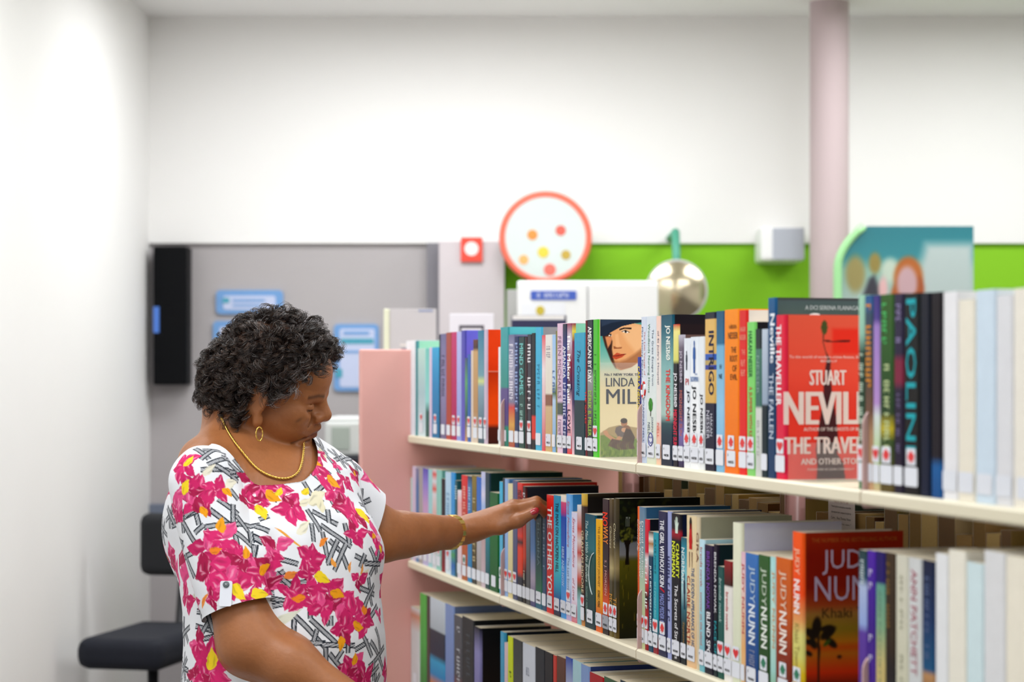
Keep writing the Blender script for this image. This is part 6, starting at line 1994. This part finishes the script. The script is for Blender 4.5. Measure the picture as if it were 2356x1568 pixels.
# neck edge of the blouse
# trousers, down to the floor
Tr = Solid()
Tr.loft([(.74, .03, .14, .18), (.80, .035, .145, .182), (.92, .045, .145, .178), (1.0, .045, .14, .17)], CB2, TF, LF, .02)
for sg in (-1, 1):
    Tr.cone(bt(.02, sg * .085, .80), bt(.02, sg * .08, .45), .095, .07, .03)
    Tr.cone(bt(.02, sg * .08, .45), bt(.0, sg * .08, .10), .07, .055, .02)
Vt, Ft = Tr.mesh((-.74, 3.3, .03), (-.22, 3.9, 1.02), .009)
obj('trousers', np_mesh(Vt - ORG, Ft), mat('trouser_cloth', '#22242c', 0.8), person)
for sg in (-1, 1):
    Sh = Solid()
    Sh.cone(bt(-.05, sg * .08, .045), bt(.14, sg * .085, .032), .042, .03, .02)
    Sh.cone(bt(-.01, sg * .08, .05), bt(-.01, sg * .08, .10), .04, .04, .02)
    Vs, Fs = Sh.mesh(bt(.04, sg * .08, .06) - .2, bt(.04, sg * .08, .06) + .2, .008)
    Vs[:, 2] = np.maximum(Vs[:, 2], .001)
    obj('shoe', np_mesh(Vs - ORG, Fs), mat('shoe_leather', '#15151a', 0.4), person)

# ------------------------------------------------------------------ hair: curled locks of many strands
HV, HF, HCOL = [], [], []
rh = random.Random(21)
nr = np.random.default_rng(4)
base_pts = np.nonzero((hair_zone(hl) > 0) & inhead)[0]
area_pick = nr.choice(base_pts, 900, replace=False)
nb = np.zeros_like(Vb)
trb = Vb[Fb]
fnb = np.cross(trb[:, 2] - trb[:, 0], trb[:, 3] - trb[:, 1])
for k in range(4):
    np.add.at(nb, Fb[:, k], fnb)
nb /= np.linalg.norm(nb, axis=1)[:, None] + 1e-9
NP = 15
vcount = 0
for ci, vi in enumerate(area_pick):
    q = hl[vi]
    p0, n0 = Vb[vi], nb[vi]
    # thin spot on the crown
    cr = math.exp(-(((q[0] + .01) / .032) ** 2 + ((q[1] + .035) / .026) ** 2)) if q[2] > .04 else 0
    if rh.random() < cr * .5:
        continue
    out = np.array(n0)
    fwd = HR @ np.array([1.0, 0, 0])
    down = np.array([0, 0, -1.0])
    top = max(0.0, min(1.0, q[2] / .08))
    frontness = max(0.0, q[0] / .09)
    side_low = max(0.0, min(1.0, (-q[2] - .0) / .05))
    length = (.040 + .020 * rh.random() - .012 * side_low) * (1 - .25 * max(0.0, min(1.0, (-q[0] - .02) / .05)))
    drift = .55 * down * (1 - .5 * top) + fwd * (.55 * top * (.3 + frontness)) + np.array([rh.gauss(0, .35), rh.gauss(0, .35), rh.gauss(0, .25)])
    if q[0] < -.05:
        drift = drift + HR @ np.array([-.25, 0, 0])
    drift = drift - out * (drift @ out)
    a1 = drift / (np.linalg.norm(drift) + 1e-9)
    a2 = np.cross(out, a1)
    rad = .0062 + .0048 * rh.random()
    turns = 1.35 + .9 * rh.random()
    ph0 = rh.random() * 6.28
    hand = rh.choice((-1, 1))
    temple = math.exp(-(((q[0] - .055) / .025) ** 2 + ((q[2] + .01) / .035) ** 2))
    nst = 14 if temple < .4 else 9
    backk = max(0.0, min(1.0, (-q[0] - .02) / .05))
    rise = (.011 + .010 * rh.random() - .005 * side_low) * (1 - .55 * backk)
    rad *= 1 - .35 * backk
    lockg = rh.gauss(0, 1)
    for si in range(nst):
        j = np.array([rh.gauss(0, 1), rh.gauss(0, 1), rh.gauss(0, 1)])
        r0 = p0 + (a1 * j[0] + a2 * j[1]) * .0017
        lr = rad * (1 + .10 * j[2])
        ll = length * (1 + .12 * rh.gauss(0, 1))
        ph = ph0 + .13 * rh.gauss(0, 1)
        ts = np.linspace(0, 1, NP)
        along = ts * ll
        ang = ph + hand * turns * 6.28 * ts
        grow = np.clip(ts * 3, 0, 1)
        P = r0 + np.outer(rise * np.sin(np.clip(ts * 1.7, 0, 1.57)), out) + np.outer(along * .42, a1)
        P = P + np.outer(lr * grow * (np.cos(ang) - math.cos(ph)) * .9, out * .8 + a1 * .4) + np.outer(lr * grow * (np.sin(ang) - math.sin(ph)), a2)
        P = P + nr.normal(0, .0004, (NP, 3))
        grey = rh.random() < (.05 + .6 * temple)
        if grey:
            c = np.array(hx(rh.choice(('#8d8785', '#a8a2a0', '#6f6866'))))
        else:
            c = np.array(hx(rh.choice(('#1d1411', '#2a1d16', '#3a291f', '#171110', '#4a3628'))))
        tng = np.gradient(P, axis=0)
        tng /= np.linalg.norm(tng, axis=1)[:, None] + 1e-9
        u1 = np.cross(tng, np.array([.3, .5, .8]))
        u1 /= np.linalg.norm(u1, axis=1)[:, None] + 1e-9
        u2 = np.cross(tng, u1)
        rr3 = (.00052 if not grey else .00042) * np.linspace(1, .35, NP)[:, None]
        ring = np.stack([P + rr3 * (u1 * math.cos(a) + u2 * math.sin(a)) for a in (0, 2.094, 4.189)], 1)
        HV.append(ring.reshape(-1, 3))
        HCOL.append(np.tile(c * (1 + .12 * lockg * .5), (NP * 3, 1)))
        i0 = vcount + np.arange(NP - 1)[:, None] * 3
        for k in range(3):
            k2 = (k + 1) % 3
            HF.append(np.concatenate([i0 + k, i0 + k2, i0 + 3 + k2, i0 + 3 + k], 1))
        vcount += NP * 3
HV, HF, HCOL = np.concatenate(HV), np.concatenate(HF), np.clip(np.concatenate(HCOL), 0, 1)
hme = np_mesh(HV - ORG, HF)
set_point_colors(hme, HCOL)
hair = obj('hair', hme, mat('hair_strands', rough=0.38, attr='Col', spec=0.6), person)
hair['kind'] = 'stuff'
hair['label'] = 'short dark curly hair greying at the temple'

# ------------------------------------------------------------------ jewellery
M_gold = mat('gold', '#f2cc6a', 0.28, metal=1.0)


def on_skin(px, py, lift):
    h = cast(bvh_skin, px, py)
    if h[0] is None:
        return None
    n = h[1] if h[1].y < 0 else -h[1]
    return h[0] + n * lift


def smooth_path(P, step):
    P = [Vector(p) for p in P]
    out = []
    for i in range(len(P) - 1):
        p0, p1, p2, p3 = P[max(i - 1, 0)], P[i], P[i + 1], P[min(i + 2, len(P) - 1)]
        n = max(2, int((p2 - p1).length / step))
        for k in range(n):
            t = k / n
            out.append(.5 * ((2 * p1) + (p2 - p0) * t + (2 * p0 - 5 * p1 + 4 * p2 - p3) * t * t + (3 * p1 - p0 - 3 * p2 + p3) * t ** 3))
    out.append(P[-1])
    return out


npts = [(511, 955), (518, 978), (530, 1005), (545, 1028), (562, 1050), (582, 1072), (604, 1088), (628, 1099), (652, 1103), (672, 1098), (686, 1085), (693, 1066), (696, 1045)]
path = [q for q in (on_skin(a, b, .0035) for a, b in npts) if q is not None]
if len(path) > 4:
    path = [path[0] + Vector((.004, .03, .012))] + path + [path[-1] + Vector((-.002, .025, .02))]
    path = smooth_path(path, .0016)
    for _ in range(3):
        path = [path[0]] + [(path[i - 1] + path[i] * 2 + path[i + 1]) / 4 for i in range(1, len(path) - 1)] + [path[-1]]
    tw = []
    for s0 in (0, 2.094, 4.189):
        st_ = []
        up = Vector((0, 0, 1))
        for i, p in enumerate(path):
            t = (path[min(i + 1, len(path) - 1)] - path[max(i - 1, 0)]).normalized()
            a = (up - t * up.dot(t)).normalized()
            b = t.cross(a)
            an_ = s0 + i * .62
            st_.append(p + (a * math.cos(an_) + b * math.sin(an_)) * .0012 - Vector(ORG))
        tw.append(st_)
    for s_ in tw:
        obj('necklace_strand', tube_me([s_], .0010, 5), M_gold, person)
# hoop earring, hanging from the near lobe
lob = Vector(W(598, 994, 3.50))
h = cast(bvh_skin, 598, 980)
if h[0] is not None:
    lob = h[0] + Vector((0, -.011, 0))
c0 = lob + Vector((0.001, -.002, -.013))
hp_ = []
for k in range(29):
    a = math.pi / 2 + 2 * math.pi * k / 28
    hp_.append(c0 + Vector((.0052 * math.cos(a), .004 * math.cos(a), .0118 * math.sin(a))) - Vector(ORG))
pts2 = []
ear = None
for s0 in (0, math.pi):
    st_ = []
    for i, p in enumerate(hp_[:-1]):
        an_ = s0 + i * 1.1
        rad_ = (p - (c0 - Vector(ORG))).normalized()
        st_.append(p + rad_ * (.0007 * math.cos(an_)) + Vector((0, -1, 0)) * (.0007 * math.sin(an_)))
    if ear is None:
        ear = obj('earring', tube_me([st_], .0009, 6, True), M_gold, person)
    else:
        obj('twisted_strand', tube_me([st_], .0009, 6, True), M_gold, ear)
# link bracelet round the reaching wrist
bc = np.array(W(1036, 1224, 3.853))
bax = (LWR - FO) / np.linalg.norm(LWR - FO)
e1 = np.cross(bax, [0, 0, 1.0])
e1 /= np.linalg.norm(e1)
e2 = np.cross(e1, bax)
br = empty('bracelet', tuple(bc - ORG))
br.parent = person
br['label'] = 'gold link bracelet'
lk = box_me(-.0072, .0072, -.0050, .0050, -.0017, .0017, .0008, 1)
for k in range(18):
    a = 2 * math.pi * k / 18
    tilt = .16
    c = e1 * math.cos(a) * .0312 + e2 * math.sin(a) * .0312 + bax * (math.cos(a) * .006 + .004 * math.sin(a))
    rad_ = e1 * math.cos(a) + e2 * math.sin(a)
    tan_ = -e1 * math.sin(a) + e2 * math.cos(a)
    o = obj('bracelet_link', lk, M_gold, br)
    o.matrix_local = Matrix(((bax[0], tan_[0], rad_[0], c[0]), (bax[1], tan_[1], rad_[1], c[1]), (bax[2], tan_[2], rad_[2], c[2]), (0, 0, 0, 1)))
# thumb nail
tip = TH_[3]
td = (TH_[3] - TH_[2]) / np.linalg.norm(TH_[3] - TH_[2])
nv = np.array([0.05, -.92, .38])
nv = nv - td * (nv @ td)
nv /= np.linalg.norm(nv)
sv = np.cross(nv, td)
nvv, nff = [], []
for i in range(9):
    for j in range(7):
        u_, v_ = -1 + 2 * i / 8, -1 + 2 * j / 6
        xx = u_ * .0090
        yy = v_ * .0060 * math.sqrt(max(0, 1 - (abs(u_) ** 2.6) * .80))
        zz = .0097 - yy * yy * 62 - max(0.0, u_) ** 2 * .0016 - max(0.0, -u_) ** 2 * .0006
        nvv.append(tip + td * (xx + .0012) + sv * yy + nv * (zz - .0002) - ORG)
for i in range(8):
    for j in range(6):
        nff.append((i * 7 + j, i * 7 + j + 1, (i + 1) * 7 + j + 1, (i + 1) * 7 + j))
nl = obj('thumb_nail', mesh_of(nvv, nff, True), mat('red_polish', '#b0101e', 0.12, coat=.6), person)
nm = nl.modifiers.new('thickness', 'SOLIDIFY')
nm.thickness = .0008
nm.offset = 0

# ------------------------------------------------------------------ dark office chair in the background on the left
d2 = 6.0
cx2, ztop, zgap, zseat = wx(352, d2), wz(1188, d2), wz(1335, d2), wz(1445, d2)
ch = empty('office_chair', (cx2, d2, 0), math.radians(-12))
tag(ch, 'dark office chair at the left edge behind the woman', 'chair')
M_ch = mat('chair_fabric', '#1e2024', 0.85, noise=.1, scale=80)
M_ns = mat('chair_navy_fabric', '#0d1220', 0.85, noise=.1, scale=80)
M_cm = mat('chair_metal', '#2a2b30', 0.4)
sc_ = d2 / FPX


def puff(name, x0, x1, y0, y1, z0, z1, m, bev):
    return obj(name, box_me(x0, x1, y0, y1, z0, z1, bev, 5), m, ch)


puff('backrest', -.105, .105, .13, .19, zgap, ztop, M_ch, .028)
puff('seat', -.13, .135, -.26, .2, zseat - .09, zseat, M_ns, .035)
obj('back_bar', tube_me([[(0, .2, zgap + .1), (0, .235, zgap - .02), (0, .2, zseat - .06), (0, .05, zseat - .1)]], .016, 8), M_cm, ch)
obj('gas_lift', lathe_me([(.0, .1), (.026, .1), (.026, zseat - .25), (.016, zseat - .25), (.016, zseat - .085), (0, zseat - .085)], 16), M_cm, ch)
for k in range(5):
    a = 2 * math.pi * k / 5 + .3
    leg_ = obj('star_leg', tube_me([[(0, 0, .10), (.10 * math.cos(a), .10 * math.sin(a), .085), (.17 * math.cos(a), .17 * math.sin(a), .065)]], [.022, .018, .014], 8), M_cm, ch)
    obj('castor', lathe_me([(0.0001, -.012), (.024, -.012), (.0275, 0), (.024, .012), (0.0001, .012)], 14, 'y'), mat('castor_rubber', '#111114', .5), leg_, (.17 * math.cos(a), .17 * math.sin(a), .0275))
# ------------------------------------------------------------------ tidy up
bpy.data.objects.remove(_fo, do_unlink=True)
for o in list(bpy.data.objects):
    if '_dims' in o:
        del o['_dims']
